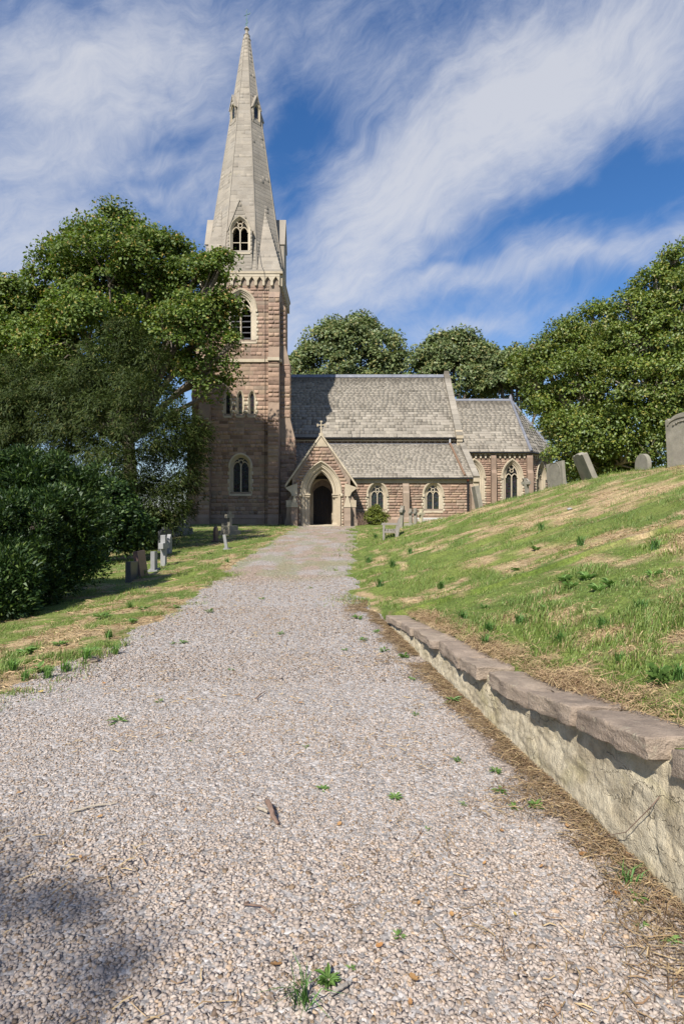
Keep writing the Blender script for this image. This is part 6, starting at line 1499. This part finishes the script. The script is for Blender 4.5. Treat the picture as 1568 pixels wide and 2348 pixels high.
# fallen leaves
def fallen_leaf(label, pos, s, col_=None, group=None):
    pr = [(0, -0.5), (0.16, -0.34), (0.30, -0.22), (0.20, -0.08), (0.36, 0.08), (0.20, 0.20), (0.22, 0.36), (0, 0.52), (-0.2, 0.36), (-0.18, 0.2), (-0.34, 0.06), (-0.2, -0.08), (-0.28, -0.22), (-0.14, -0.34)]
    s = s * 0.75; cu = rnd.uniform(0.5, 1.6); mb = MB(); V = [(x * s, y * s, (cu * x * x + 0.5 * cu * y * y) * s) for x, y in pr] + [(0, 0, 0)]
    mb.add(V, [(i, (i + 1) % 14, 14) for i in range(14)])
    return mb.build('fallen_leaf', 'dead_leaf', loc=pos + Vector((0, 0, 0.012)), rot=(rnd.uniform(-0.3, 0.3), rnd.uniform(-0.3, 0.3), rnd.uniform(0, 6.28)), label=label, cat='leaf', group=group)
for x, y, s in [(632, 2222, .062), (948, 2256, .068), (778, 1894, .042), (1335, 1965, .06), (1440, 1972, .07), (1412, 2055, .05), (1255, 1560, .055), (1150, 1910, .035), (230, 1878, .04), (45, 1823, .04), (165, 1845, .03), (895, 1890, .025), (1065, 2050, .03), (1035, 2105, .04), (1110, 1985, .03), (690, 1615, .05), (240, 1570, .05), (95, 1590, .06), (430, 1410, .06), (555, 1600, .03), (870, 2180, .04), (960, 2080, .03), (560, 1735, .03), (470, 1560, .05), (185, 1975, .03), (425, 1863, .03), (1240, 1995, .035), (1540, 1645, .05), (1165, 1505, .05), (1300, 1900, .04), (940, 2310, .035), (70, 1485, .05), (1180, 2105, .03)]:
    fallen_leaf('curled orange-brown dead leaf lying loose on the ground', gp_(x, y), s, group='fallen dead leaves')
# sticks
def stick(label, pts, rad, mat='dead_wood', name='stick'):
    P = [Vector(q) for q in pts]; o = P[0].copy(); rr_ = [q * 0.72 for q in rad]
    Q = []; RR = []
    for i in range(len(P) - 1):
        for k in range(4): Q.append(P[i].lerp(P[i + 1], k / 4) - o + Vector((rnd.uniform(-1, 1), rnd.uniform(-1, 1), rnd.uniform(-0.3, 1))) * rr_[i] * 0.35); RR.append(rr_[i] * (1 - k / 4) + rr_[i + 1] * k / 4)
    Q.append(P[-1] - o); RR.append(rr_[-1]); mb = MB(); mb.tube(Q, RR, 7); return mb.build(name, mat, loc=o, label=label, cat='stick')
def gz_(x, y, h): p = gp_(x, y); p.z += h; return p
stick('thick dark bent piece of bark covered branch on the gravel', [gz_(613, 1853, .035), gz_(616, 1866, .05), gz_(626, 1885, .03), gz_(638, 1895, .012)], [.016, .019, .017, .010])
stick('short pale broken stick end lying against the bent branch', [gz_(590, 1858, .015), gz_(606, 1868, .022), gz_(614, 1870, .02)], [.009, .012, .008], 'pale_bark')
stick('long thin pale stick lying across the left gravel', [gz_(160, 1870, .012), gz_(215, 1855, .016), gz_(270, 1847, .012)], [.007, .006, .004], 'pale_bark')
stick('split dry stem lying beside the near grass tuft', [gz_(757, 2290, .012), gz_(785, 2280, .02), gz_(803, 2268, .016)], [.008, .009, .007], 'weathered_wood')
stick('short dark twig lying alone on the middle of the gravel', [gz_(585, 1607, .012), gz_(597, 1598, .02), gz_(608, 1590, .016)], [.008, .008, .005])
stick('thin curved twig lying on the near gravel', [gz_(570, 2075, .01), gz_(560, 2085, .014), gz_(600, 2090, .014), gz_(630, 2108, .01)], [.005, .005, .005, .003])
stick('dry bent bramble stem hanging over the wall face', [(1.50, 2.35, .40), (1.36, 2.30, .43), (1.26, 2.32, .30), (1.22, 2.45, .12), (1.20, 2.6, .02)], [.003, .003, .003, .0025, .002])
# loose rocks at the lawn edge
def rock(label, pos, s, mat):
    bm = bmesh.new(); bmesh.ops.create_icosphere(bm, subdivisions=2, radius=1)
    for v in bm.verts: v.co = Vector((v.co.x * 1.3, v.co.y, v.co.z * 0.6)) * s * (1 + 0.45 * mnoise.noise(v.co * 1.7 + Vector(pos)))
    me = bpy.data.meshes.new('rock'); bm.to_mesh(me); bm.free(); o = bpy.data.objects.new('rock', me); o.location = pos; return finish(o, mat, label=label, cat='rock')
rock('pale loose rock half hidden in grass at the left edge of the path', gp_(205, 1518) + Vector((0, 0, .02)), 0.075, 'coping_sandstone')
rock('small grey rock lying in the parched grass high on the bank', gp_(1305, 1170) + Vector((0, 0, .03)), 0.05, 'pale_granite')
